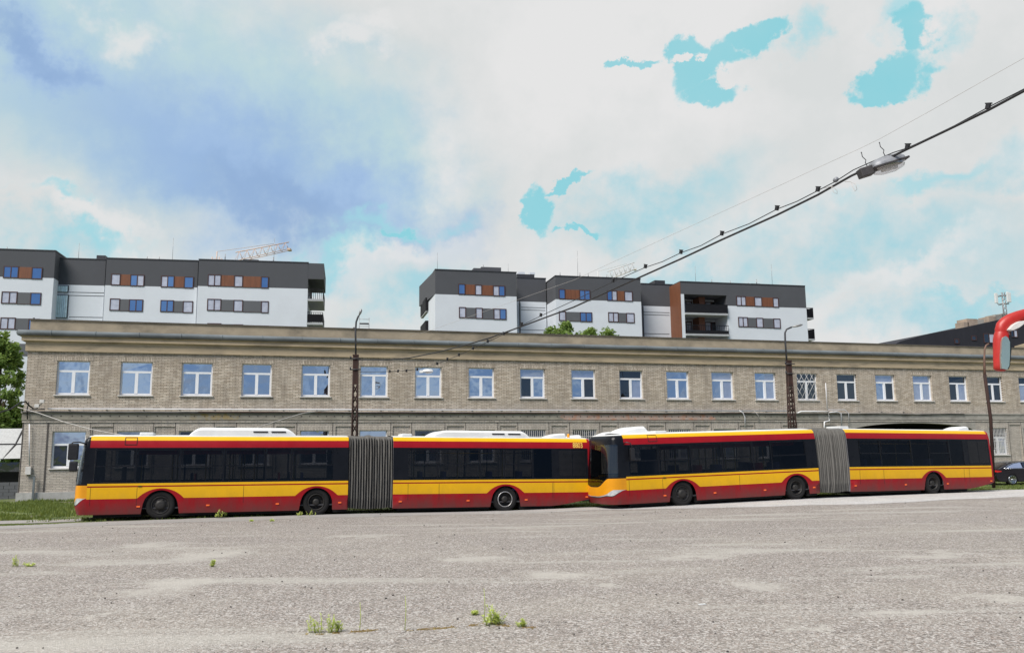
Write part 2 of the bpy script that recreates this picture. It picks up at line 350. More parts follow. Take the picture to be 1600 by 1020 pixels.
for (px, py, wpx, hpx, an) in ((330, 868, 130, 26, 0), (270, 915, 150, 34, .1), (240, 852, 130, 12, 0), (150, 965, 60, 10, 0), (745, 873, 150, 14, -.1), (860, 900, 170, 16, -.55), (930, 918, 60, 10, -.5), (1180, 914, 130, 22, .1), (1400, 957, 150, 18, .0), (1560, 935, 120, 16, 0), (1080, 870, 170, 9, 0), (1290, 990, 120, 8, -.4), (560, 838, 120, 6, 0), (1450, 868, 200, 10, 0)):
    q0 = at_ground(px, py); qa = at_ground(px, py-hpx/2); qb = at_ground(px, py+hpx/2); WORN.append((q0.x, q0.y, wpx*.6*q0.y/F, (qa.y-qb.y)*.6, an))
M['asphalt'] = asphalt('worn_chip_asphalt', (.225, .199, .178), (.385, .350, .318), (.06, .052, .045), 62, 1, 1.0, WORN)
M['road'] = asphalt('smooth_pale_asphalt', (.43, .43, .43), (.54, .54, .54), (.22, .215, .21), 60, 2, .3)
def ground_mat():
    m, t, p, o = newmat('grassy_dirt')
    co = t.node('ShaderNodeTexCoord').outputs['Object']
    c = t.mix(t.mapr(t.noise(co, 1.2, 6, .65), .4, .6), (.05, .08, .02), (.14, .17, .05))
    c = t.mix(t.math('MULTIPLY', t.mapr(t.noise(co, .5, 5, .6), .52, .66), .7), c, (.20, .165, .12))
    t.l.new(c, p.inputs['Base Color']); p.inputs['Roughness'].default_value = .95
    b = t.node('ShaderNodeBump', Strength=.8, Distance=.05, Height=t.noise(co, 18, 5, .7)); t.l.new(b.outputs[0], p.inputs['Normal'])
    return m
M['ground'] = ground_mat()

# ------------------------------------------------------------------ mesh helpers
def tag(o, label=None, cat=None, group=None, kind=None):
    if label: o['label'] = label
    if cat: o['category'] = cat
    if group: o['group'] = group
    if kind: o['kind'] = kind
    return o
def empty(name, loc=(0, 0, 0), rz=0.0, label=None, cat=None, group=None):
    o = bpy.data.objects.new(name, None); COL.objects.link(o); o.location = loc; o.rotation_euler = (0, 0, rz); o.empty_display_size = .3
    return tag(o, label, cat, group)
class MB:
    def __init__(s): s.bm = bmesh.new(); s.mats = []
    def mi(s, m):
        m = M[m] if isinstance(m, str) else m
        if m not in s.mats: s.mats.append(m)
        return s.mats.index(m)
    def face(s, pts, m):
        vs = [s.bm.verts.new(p) for p in pts]
        try: f = s.bm.faces.new(vs)
        except ValueError: return None
        f.material_index = s.mi(m); return f
    def box(s, x0, x1, y0, y1, z0, z1, m, bev=0.0):
        k = s.mi(m)
        v = [s.bm.verts.new((x, y, z)) for x in (x0, x1) for y in (y0, y1) for z in (z0, z1)]
        fs = [s.bm.faces.new([v[i] for i in q]) for q in ((0, 1, 3, 2), (4, 6, 7, 5), (0, 4, 5, 1), (2, 3, 7, 6), (0, 2, 6, 4), (1, 5, 7, 3))]
        for f in fs: f.material_index = k
        if bev:
            es = list({e for f in fs for e in f.edges})
            r = bmesh.ops.bevel(s.bm, geom=es, offset=bev, segments=2, affect='EDGES', profile=.6)
            for f in r['faces']: f.material_index = k
        return s
    def tube(s, pts, r, m, n=8, cap=True):
        k = s.mi(m); rings = []; pts = [Vector(p) for p in pts]
        rr = r if isinstance(r, (list, tuple)) else [r]*len(pts)
        up = None
        for i, p in enumerate(pts):
            d = (pts[min(i+1, len(pts)-1)] - pts[max(i-1, 0)]).normalized()
            if up is None: up = Vector((0, 0, 1)) if abs(d.z) < .9 else Vector((1, 0, 0))
            a = d.cross(up).normalized(); b = a.cross(d).normalized(); up = b
            rings.append([s.bm.verts.new(p + (a*cos(2*pi*j/n) + b*sin(2*pi*j/n))*rr[i]) for j in range(n)])
        for i in range(len(rings)-1):
            for j in range(n):
                f = s.bm.faces.new((rings[i][j], rings[i][(j+1) % n], rings[i+1][(j+1) % n], rings[i+1][j])); f.material_index = k; f.smooth = True
        if cap:
            for q in (rings[0], rings[-1]):
                f = s.bm.faces.new(q); f.material_index = k
        return s
    def lathe(s, prof, m, c=(0, 0, 0), axis='Y', n=32, mats=None):
        rings = []; c = Vector(c)
        for (r, h) in prof:
            ring = []
            for j in range(n):
                a = 2*pi*j/n
                v = {'Y': Vector((r*cos(a), h, r*sin(a))), 'Z': Vector((r*cos(a), r*sin(a), h)), 'X': Vector((h, r*cos(a), r*sin(a)))}[axis]
                ring.append(s.bm.verts.new(c+v))
            rings.append(ring)
        for i in range(len(rings)-1):
            k = s.mi(mats[i] if mats else m)
            for j in range(n):
                f = s.bm.faces.new((rings[i][j], rings[i][(j+1) % n], rings[i+1][(j+1) % n], rings[i+1][j])); f.material_index = k; f.smooth = True
        return s
    def prism(s, poly, y0, y1, m):                     # polygon in x,z extruded in y
        k = s.mi(m); a = [s.bm.verts.new((x, y0, z)) for x, z in poly]; b = [s.bm.verts.new((x, y1, z)) for x, z in poly]
        s.bm.faces.new(a).material_index = k; s.bm.faces.new(b[::-1]).material_index = k
        for i in range(len(a)):
            j = (i+1) % len(a); s.bm.faces.new((a[i], b[i], b[j], a[j])).material_index = k
        return s
    def build(s, name, parent=None, merge=0.0, smooth=None, keep_normals=False):
        if merge: bmesh.ops.remove_doubles(s.bm, verts=s.bm.verts, dist=merge)
        if not keep_normals: bmesh.ops.recalc_face_normals(s.bm, faces=s.bm.faces)
        me = bpy.data.meshes.new(name); s.bm.to_mesh(me); s.bm.free()
        for m in s.mats: me.materials.append(m)
        o = bpy.data.objects.new(name, me); COL.objects.link(o)
        if parent: o.parent = parent
        if smooth is not None:
            for p in me.polygons: p.use_smooth = True
            if hasattr(me, 'set_sharp_from_angle'): me.set_sharp_from_angle(angle=radians(smooth))
        return o
def grp_copy(o, parent=None):
    c = o.copy(); COL.objects.link(c); c.parent = parent
    for ch in list(o.children): grp_copy(ch, c)
    return c

# gentle unevenness of the yard: wheels and turf follow it
DIPS = [(-11.9, 29.3, -.04), (-6.9, 30.9, -.07), (-.25, 32.95, -.16), (6.5, 33.3, -.06), (11.4, 35.0, .07), (18.3, 37.9, .06)]
def G(x, y):
    num = den = 0.0
    for a, b, h in DIPS:
        q = math.exp(-((x-a)**2+(y-b)**2)/(2*3.2**2)); num += q*h; den += q
    return num/(den+.25)*1.15

class Frame:                                           # a wall frame: local x along the wall, y into the building, z up
    def __init__(s, o, th): s.o = Vector((o[0], o[1], 0)); s.th = th; s.d = Vector((cos(th), sin(th), 0)); s.n = Vector((-sin(th), cos(th), 0))
    def inv(s, px, py, t=0.0):
        r = ray(px, py); o = s.o + s.n*t; k = (o-EYE).dot(s.n)/r.dot(s.n); p = EYE+r*k
        return (p-s.o).dot(s.d), p.z
    def sx(s, px, py=600, t=0.0): return s.inv(px, py, t)[0]
    def hz(s, px, py, t=0.0): return s.inv(px, py, t)[1]
    def P(s, x, y, z): return s.o + s.d*x + s.n*y + Vector((0, 0, z))

# ================================================================== GROUND
def sheet(name, xs, ys, z, mat, inside=None):
    bm = bmesh.new(); g = {}
    for i, x in enumerate(xs):
        for j, y in enumerate(ys): g[i, j] = bm.verts.new((x, y, z + G(x, y)))
    for i in range(len(xs)-1):
        for j in range(len(ys)-1): bm.faces.new((g[i, j], g[i+1, j], g[i+1, j+1], g[i, j+1]))
    me = bpy.data.meshes.new(name); bm.to_mesh(me); bm.free(); me.materials.append(M[mat])
    o = bpy.data.objects.new(name, me); COL.objects.link(o); return tag(o, kind='structure')
def rng(a, b, n): return [a+(b-a)*i/n for i in range(n+1)]
g = sheet('ground', [-900, -300, -100, -60]+rng(-40, 45, 85)+[60, 100, 300, 900], [-300, -60, -20, 0]+rng(5, 60, 55)+[80, 150, 400, 1500], 0, 'ground')
tag(g, 'patchy grass and dirt ground around the depot', 'ground')
# lot edge runs just behind the near side of the buses
def edge_y(x):
    pts = [(-60, 18.8), (-24, 25.7), (-16, 27.2), (-12.6, 28.9), (-6, 31.5), (0, 33.5), (7, 34.9), (13, 36.8), (19, 39.6), (24, 41.6), (30, 43.4), (45, 47), (90, 60)]
    for (a, b), (c, d) in zip(pts, pts[1:]):
        if a <= x <= c: return b+(d-b)*(x-a)/(c-a)
    return pts[0][1] if x < pts[0][0] else pts[-1][1]
def strip(name, x0, x1, step, f0, f1, ny, z, mat, wob=.0):
    bm = bmesh.new(); rows = []; n = int((x1-x0)/step)
    for i in range(n+1):
        x = x0+(x1-x0)*i/n; a, b = f0(x), f1(x)
        b += wob*noise.noise(Vector((x*.9, 3.1, 0))) + wob*.5*noise.noise(Vector((x*3.7, 9, 0)))
        a += (wob*1.2*noise.noise(Vector((x*.5, 31, 0))) + wob*.5*noise.noise(Vector((x*2.9, 19, 0)))) if wob and a > 5 else 0
        rows.append([bm.verts.new((x, a+(b-a)*j/ny, z+G(x, a+(b-a)*j/ny))) for j in range(ny+1)])
    for i in range(n):
        for j in range(ny): bm.faces.new((rows[i][j], rows[i+1][j], rows[i+1][j+1], rows[i][j+1]))
    me = bpy.data.meshes.new(name); bm.to_mesh(me); bm.free(); me.materials.append(M[mat])
    o = bpy.data.objects.new(name, me); COL.objects.link(o); return tag(o, kind='structure')
o = strip('yard', -60, 90, .35, lambda x: -30, edge_y, 60, .014, 'asphalt', .25)
tag(o, 'worn chip asphalt of the open depot yard', 'asphalt')
o = strip('road', -60, 90, .35, lambda x: edge_y(x) - (1.9 if x < 3 else (1.9+min(1, (x-3)/10)*3.2)), lambda x: edge_y(x)+(-.12), 12, .019, 'road', .22)
tag(o, 'smoother pale asphalt strip the buses stand beside', 'road')

# ================================================================== DEPOT BUILDING
FB = Frame((-21.933, 42.02), .2838)
dep = empty('brick_depot_building', (FB.o.x, FB.o.y, 0), FB.th, 'long two-storey pale brick depot with white windows and a grey gutter, behind the buses', 'building')
S0 = FB.sx(37, 640); S1 = 92.0; DEP = 14.0
H_PAR, H_COR, H_WT, H_WB, H_BB = 6.81+CAMH, 5.213+CAMH, 4.761+CAMH, 3.078+CAMH, 1.837+CAMH
def hh(y): return FB.hz(700, y)
HG1 = hh(533.5); HG0 = hh(541.5); HC1 = hh(548); HB1 = hh(645.0); HL = hh(671.5)
up_px = [112, 211, 306, 399.5, 492, 583, 668, 751, 831, 910.5, 985, 1058, 1128, 1195, 1260, 1322, 1382, 1440, 1496, 1551, 1604]
up_s = [FB.sx(p, 595) + .05 for p in up_px]
for k in range(5): up_s.append(up_s[-1]+3.25)
WW = 1.50
low_s = list(up_s)
LWB = FB.hz(110, 731)
opn = []                                              # x0,x1,z0,z1,depth,fill
for s in up_s: opn.append((s-WW/2, s+WW/2, H_WB, H_WT, .24, None))
GA0, GA1 = FB.sx(1325, 665), FB.sx(1524, 665); HGATE = FB.hz(1420, 660)
lows = []
for i, s in enumerate(low_s):
    if GA0-.9 < s < GA1+.9: continue
    opn.append((s-WW/2, s+WW/2, LWB, HL, .24, None)); lows.append((i, s))
opn.append((GA0, GA1, 0.0, HGATE, 9.0, 'passage_shade'))
for a, b in zip(low_s, low_s[1:]):                    # shallow recessed brick panels between the ground-floor windows
    c = (a+b)/2 + .02; hw = .48
    if GA0-1.2 < c < GA1+1.2: continue
    opn.append((c-hw, c+hw, LWB-.4, HL+.22, .05, 'brick'))
a = low_s[0]-2.0
M['passage_shade'] = pm('gateway_shade', (.06, .055, .05), .9, .3, 1)  # near-black walls and back sheet carry the shade inside the passage
def wall_grid(mb, x0, x1, z0, z1, ops, mat, y=0.0, zmax=None):
    xs = sorted({x0, x1, *[v for o in ops for v in o[:2] if x0 < v < x1]}); zs = sorted({z0, z1, *[v for o in ops for v in o[2:4] if z0 < v < z1]})
    for i in range(len(xs)-1):
        for j in range(len(zs)-1):
            cx, cz = (xs[i]+xs[i+1])/2, (zs[j]+zs[j+1])/2
            if any(o[0] < cx < o[1] and o[2] < cz < o[3] for o in ops): continue
            mb.face([(xs[i], y, zs[j]), (xs[i+1], y, zs[j]), (xs[i+1], y, zs[j+1]), (xs[i], y, zs[j+1])], mat)
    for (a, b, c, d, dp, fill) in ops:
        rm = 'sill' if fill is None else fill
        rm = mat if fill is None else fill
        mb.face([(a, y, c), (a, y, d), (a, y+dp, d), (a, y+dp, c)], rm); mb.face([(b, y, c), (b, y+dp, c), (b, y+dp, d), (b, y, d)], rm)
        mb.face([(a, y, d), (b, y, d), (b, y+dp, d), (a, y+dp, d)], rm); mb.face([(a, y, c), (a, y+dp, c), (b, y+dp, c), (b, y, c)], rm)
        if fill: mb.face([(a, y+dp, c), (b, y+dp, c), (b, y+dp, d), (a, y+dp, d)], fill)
mb = MB(); wall_grid(mb, S0, S1, 0, H_COR+.02, opn, 'brick')
wo_ = mb.build('wall', dep, merge=.0005, keep_normals=True)
mb = MB(); mb.face([(S0, 0, 0), (S0, 0, H_COR), (S0, DEP, H_COR), (S0, DEP, 0)], 'brick_side'); mb.face([(S1, 0, 0), (S1, DEP, 0), (S1, DEP, H_COR), (S1, 0, H_COR)], 'brick_side')
mb.face([(S0, DEP, 0), (S0, DEP, H_COR), (S1, DEP, H_COR), (S1, DEP, 0)], 'brick'); mb.build('end_wall', dep, keep_normals=True)
# gateway spandrel with a flat arch
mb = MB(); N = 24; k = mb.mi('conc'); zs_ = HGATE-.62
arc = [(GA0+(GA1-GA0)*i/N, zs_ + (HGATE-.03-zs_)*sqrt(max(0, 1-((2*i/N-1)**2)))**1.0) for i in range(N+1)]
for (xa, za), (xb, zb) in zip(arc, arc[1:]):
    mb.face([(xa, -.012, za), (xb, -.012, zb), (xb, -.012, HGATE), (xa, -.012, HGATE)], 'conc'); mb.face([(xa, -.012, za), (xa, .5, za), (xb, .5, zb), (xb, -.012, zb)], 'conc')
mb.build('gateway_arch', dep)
# cornice and parapet: profile swept along the front and left end
def sweep(name, prof, mat, x0=S0, x1=S1):             # prof: (outward, z)
    mb = MB(); k = mb.mi(mat); path = lambda o: [(x0-o, DEP+o), (x0-o, -o), (x1+o, -o), (x1+o, DEP+o)]
    loops = [[mb.bm.verts.new((px, py, z)) for px, py in path(o)] for o, z in prof]
    for a, b in zip(loops, loops[1:]):
        for i in range(3): mb.bm.faces.new((a[i], a[i+1], b[i+1], b[i])).material_index = k
    return mb.build(name, dep)
sweep('cornice', [(0, H_COR), (.10, H_COR), (.10, HC1-.03), (.13, HC1), (.26, HC1+.015), (.26, HG0-.03), (.34, HG0), (.0, HG0+.02)], 'cornice')
sweep('parapet', [(-.02, HG0), (-.02, H_PAR-.06), (.03, H_PAR-.06), (.03, H_PAR-.03)], 'parapet')
sweep('parapet_flashing', [(.035, H_PAR-.035), (.045, H_PAR-.03), (.04, H_PAR+.0), (-.30, H_PAR+.02), (-.31, H_PAR-.6)], 'flash')
mb = MB(); gz = (HG0+HG1)/2+.02; gr = (HG1-HG0)/2
mb.tube([(S0-.38, DEP, gz), (S0-.38, -.19, gz)], gr, 'gutter', 10); mb.tube([(S0-.45, -.19, gz)]+[(S0+(S1-S0)*i/60, -.19, gz+.02*noise.noise(Vector((i*.7, 0, 0)))) for i in range(61)], gr, 'gutter', 12)
for i in range(48): x = S0+1+i*2; mb.tube([(x, -.19, gz), (x+.05, -.19, gz)], gr+.012, 'gutter', 12)
mb.build('gutter', dep)
mb = MB(); mb.box(S0, S1, .3, DEP, H_PAR-.62, H_PAR-.55, 'flash'); mb.build('roof', dep)
# string course with a lighter upper ledge
def band_mat():
    m, t, p, o = newmat('string_course_render')
    co = t.node('ShaderNodeTexCoord').outputs['Object']; s = t.node('ShaderNodeSeparateXYZ', i0=co)
    mp = t.node('ShaderNodeMapping', Vector=co); mp.inputs['Scale'].default_value = (.9, 1, 1.8)
    c = t.mix(t.mapr(t.noise(mp.outputs[0], 1.3, 6, .65), .35, .7), (.36, .335, .27), (.20, .18, .15))
    xx = t.math('ADD', s.outputs[0], t.math('MULTIPLY', t.noise(co, 1.6, 5, .6), 2.0))
    pk = t.math('MULTIPLY', t.mapr(xx, FB.sx(885)+.8, FB.sx(885)+1.0), t.mapr(xx, FB.sx(1110)+1.2, FB.sx(1110)+1.0))
    pc = t.mix(t.mapr(t.noise(co, 2.2, 5, .7), .48, .62), (.42, .33, .28), (.46, .24, .16))
    c = t.mix(pk, c, pc)
    yl = t.math('MULTIPLY', t.mapr(xx, FB.sx(300)+.8, FB.sx(300)+1.6), t.mapr(xx, FB.sx(372)+1.2, FB.sx(372)+.9))
    c = t.mix(t.math('MULTIPLY', yl, t.mapr(t.noise(co, 3, 4, .6), .4, .6)), c, (.33, .24, .10))
    t.l.new(c, p.inputs['Base Color']); p.inputs['Roughness'].default_value = .9
    b = t.node('ShaderNodeBump', Strength=.6, Distance=.03, Height=t.noise(co, 9, 5, .7)); t.l.new(b.outputs[0], p.inputs['Normal']); return m
M['band'] = band_mat()
mb = MB(); mb.box(S0-.05, GA0-2.2, -.06, .0, H_BB, HB1-.05, 'band'); mb.box(S0-.09, S1, -.10, .0, HB1-.05, HB1+.04, 'conc'); mb.box(GA0-2.19, S1, -.055, .0, H_BB, HB1-.05, 'conc')
mb.box(S0-.03, S1, -.035, 0, H_BB-.12, H_BB-.02, 'brick')
x = S0+.8
while x < GA0-2.5: mb.box(x-.03, x+.03, -.068, -.05, (H_BB+HB1)/2-.03, (H_BB+HB1)/2+.03, 'flash'); x += random.choice((.42, .42, .45, .5))
mb.build('string_course', dep)
mb = MB(); mb.box(S0-.06, GA0-.2, -.08, 0, 0, FB.hz(60, 769), 'plinth', .0); mb.box(GA1+.2, S1, -.08, 0, 0, FB.hz(60, 769), 'plinth'); mb.build('plinth', dep)
mb = MB()
for s in (low_s[0]-.98, low_s[0]-2.05): mb = MB(); mb.box(s-.02, s+.02, -.012, 0, FB.hz(60, 769), HL+.45, 'flash'); mb.build('wall_joint', dep)
for s in low_s[:-5]:
    for dx in (-.93, .93):
        if GA0-1.2 < s+dx < GA1+1.2: continue
        mb = MB(); mb.box(s+dx-.014, s+dx+.014, -.008, 0, FB.hz(60, 769), H_BB-.13, 'flash'); mb.build('wall_joint', dep)
def add_window(s, zb, zt, pats, grille=None, name='window', cen=.5, split=.30):
    y = .13; w2 = WW/2; f = .065; zs = zt-(zt-zb)*split
    mb = MB()
    mb.box(s-w2, s-w2+f, y, y+.07, zb, zt, 'white_pvc'); mb.box(s+w2-f, s+w2, y, y+.07, zb, zt, 'white_pvc')
    mb.box(s-w2+f, s+w2-f, y, y+.07, zt-f*.7, zt, 'white_pvc'); mb.box(s-w2+f, s+w2-f, y, y+.07, zb, zb+f*1.5, 'white_pvc')
    mb.box(s-w2+f, s+w2-f, y-.01, y+.07, zs-.05, zs+.05, 'white_pvc'); mb.box(s-.075, s+.075, y-.012, y+.07, zb+f*1.5, zs-.05, 'white_pvc')
    for c in (-1, 1): mb.box(s+c*(w2-f)-.028, s+c*(w2-f)+.028, y-.006, y+.05, zb+f*1.5, zs-.05, 'white_pvc')
    wn = mb.build(name, dep)
    mb = MB(); yg = y+.035
    e = lambda: random.uniform(-.006, .006)
    def pane(a, b, c, d, m): mb.face([(a, yg+e(), c), (b, yg+e(), c), (b, yg+e(), d), (a, yg+e(), d)], m)
    if len(pats) == 4: pane(s-w2+f, s+.02, zs+.05, zt-f*.7, pats[0]); pane(s+.02, s+w2-f, zs+.05, zt-f*.7, pats[3])
    else: pane(s-w2+f, s+w2-f, zs+.05, zt-f*.7, pats[0])
    pane(s-w2+f, s-.075, zb+f*1.5, zs-.05, pats[1]); pane(s+.075, s+w2-f, zb+f*1.5, zs-.05, pats[2])
    mb.build('pane', wn)
    mb = MB(); mb.box(s-w2-.07, s+w2+.07, -.07, y+.01, zb-.055, zb-.004, 'sill'); mb.build('sill', wn)
    mb = MB(); mb.box(s-w2-.16, s+w2+.16, -.006, .0, zt+.004, zt+.22, 'soldier'); mb.build('lintel', wn)
    if grille:
        mb = MB()
        if grille == 'bars':
            n = 13
            for i in range(n): x = s-w2+.03+(WW-.06)*i/(n-1); mb.box(x-.011, x+.011, .02, .042, zb, zt, 'sill')
            for k in (.25, .5, .78): z = zb+(zt-zb)*k; mb.box(s-w2, s+w2, .014, .02, z-.014, z+.014, 'sill')
        else:
            for i in range(-6, 7):
                for sg in (-1, 1):
                    z0_, z1_ = zb, zt; x0_ = s+i*.38-sg*.5; x1_ = s+i*.38+sg*.5
                    a = Vector((x0_, .03+.01*sg, z0_)); b = Vector((x1_, .03+.01*sg, z1_))
                    lo, hi = 0.0, 1.0
                    dx = b.x-a.x
                    t0 = ((s-w2)-a.x)/dx; t1 = ((s+w2)-a.x)/dx
                    if t0 > t1: t0, t1 = t1, t0
                    lo, hi = max(0, t0), min(1, t1)
                    if hi-lo > .05: mb.tube([a+(b-a)*lo, a+(b-a)*hi], .012, 'sill', 4)
        mb.build('grille', wn)
pat = {8: ('g_cur', 'g_dark', 'g_sky'), 9: ('g_cur', 'g_sky', 'g_dark'), 10: ('g_dark', 'g_dark', 'g_cur'), 12: ('g_cur', 'g_sky', 'g_cur'), 13: ('g_sky', 'g_sky', 'g_cur', 'g_cur'),  # dark panes stand in for tree reflections, put into the glass colour
       14: ('g_dark', 'g_dark', 'g_dark'), 15: ('g_dark', 'g_dark', 'g_dark'), 16: ('g_cur', 'g_sky', 'g_dark'), 17: ('g_cur', 'g_cur', 'g_cur'), 18: ('g_dark', 'g_dark', 'g_cur'),
       19: ('g_dark', 'g_dark', 'g_dark'), 20: ('g_dark', 'g_cur', 'g_dark')}
for i, s in enumerate(up_s):
    add_window(s, H_WB, H_WT, pat.get(i, ('g_sky', 'g_sky', 'g_sky')), 'lattice' if i == 14 else None)
for i, s in lows:
    add_window(s, LWB, HL, {0: ('g_sky', 'g_dark', 'g_sky'), 1: ('g_cur', 'g_dark', 'g_dark'), 2: ('g_dark',)*3, 4: ('g_sky',)*3, 5: ('g_sky', 'g_sky', 'g_sky')}.get(i, ('g_dark', 'g_dark', 'g_cur')),
               'bars' if i in (8, 9, 10, 11, 19, 20) else None, split=.36)
# pipes and wires along the wall
def wl(pts, t=-.12): return [(*[FB.sx(a, b, t)], t, FB.hz(a, b, t)) for a, b in pts]
zp1 = hh(640.6); zp2 = hh(644.2)
mb = MB(); mb.tube([(S0+1.1, -.14, zp1), (FB.sx(1232, 640), -.14, zp1)], .035, 'pipe_w', 8)
for i in range(30): x = S0+2+i*1.7; mb.box(x-.03, x+.03, -.14, 0, zp1-.05, zp1-.02, 'dsteel')
mb.build('conduit', dep)
mb = MB(); mb.tube([(S0+8, -.13, zp2), (FB.sx(900), -.13, zp2-.02), (FB.sx(1170), -.13, zp2)], .024, 'pipe_r', 6); mb.build('conduit', dep)
mb = MB(); mb.tube([(S0-.1, -.13, zp2+.12)]+[(S0+i*1.1, -.125-.01*(i % 2), zp2-.05+.05*noise.noise(Vector((i*.37, 5, 0)))) for i in range(0, 52)], .02, 'cable', 5)
mb.tube([(S0+7+i*1.1, -.15, zp2+.02+.05*noise.noise(Vector((i*.43, 15, 0)))) for i in range(0, 40)], .014, 'cable_g', 5)
mb.build('wall_wiring', dep)
mb = MB(); mb.tube(wl([(1246, 645), (1252, 642.5), (1294, 643), (1296, 657), (1288, 659), (1288, 672)], -.2), .035, 'white_pvc', 8)
mb.tube(wl([(1290, 598), (1292.5, 640)], -.15), .028, 'pipe_w', 6); mb.tube(wl([(1296, 644), (1308, 643), (1314, 646), (1315, 668)], -.2), .038, 'pipe_w', 8)
mb.tube(wl([(1294, 640), (1320, 640), (1326, 646), (1326, 662)], -.15), .025, 'pipe_w', 6); mb.build('riser_pipe', dep)
mb = MB(); mb.tube(wl([(1155, 641), (1161, 645), (1164, 652), (1164, 668)], -.16), .03, 'pipe_w', 6); mb.build('downpipe', dep)
mb = MB(); mb.tube(wl([(1178, 641), (1185, 649), (1186, 658)], -.16), .016, 'cable_g', 6); mb.build('cable_drop', dep)
mb = MB(); mb.tube(wl([(45, 628), (42, 640), (43, 655)], -.16), .03, 'cable', 6); mb.build('cable_drop', dep)
mb = MB(); mb.tube(wl([(46, 662), (46, 728)], -.12), .03, 'pipe_w', 6); mb.build('downpipe', dep)
mb = MB(); a = FB.sx(45, 735); mb.box(a-.12, a+.12, -.16, -.012, FB.hz(45, 741), FB.hz(45, 729), 'sill', .01); mb.build('meter_box', dep)
mb = MB(); a = FB.sx(54, 760); mb.box(a-.045, a+.045, -.22, -.13, 0, FB.hz(54, 744), 'gutter'); mb.build('gas_riser', dep)
mb = MB()
for (px, py) in ((58, 634), (66, 627)):
    a, z = FB.inv(px, py, -.35); mb.box(a-.1, a+.1, -.45, -.30, z-.08, z+.08, 'sill', .015)
mb.tube(wl([(50, 640), (58, 638), (64, 631), (67, 629)], -.3), .02, 'dsteel', 5); mb.tube(wl([(46, 640), (70, 639)], -.12), .03, 'dsteel', 5)
mb.build('floodlight', dep)
# ventilation stubs and an access ladder on the roof
a, z = FB.inv(565, 512, .8); mb = MB()
for dx in (-.12, .42): mb.tube([(a+dx, .9, H_PAR-.5), (a+dx, .9, H_PAR+.75)], .018, 'steel', 5)
for k in range(4): mb.tube([(a-.12, .9, H_PAR+.05+k*.2), (a+.42, .9, H_PAR+.05+k*.2)], .012, 'steel', 4)
mb.box(a-.1, a+.4, .86, .94, H_PAR+.36, H_PAR+.42, 'dsteel'); mb.build('roof_ladder', dep)
mb = MB()
for px in (52, 553, 885, 1380): a = FB.sx(px, 510, .6); mb.tube([(a, .6, H_PAR-.5), (a, .6, H_PAR+.14)], .05, 'dsteel', 6)
mb.build('vent_stub', dep)
mb = MB(); mb.box(FB.sx(1556, 725, -.15)-.15, FB.sx(1556, 725, -.15)+.15, -.02, 0, 1.6, 1.9, 'sill'); mb.build('wall_plate', dep)

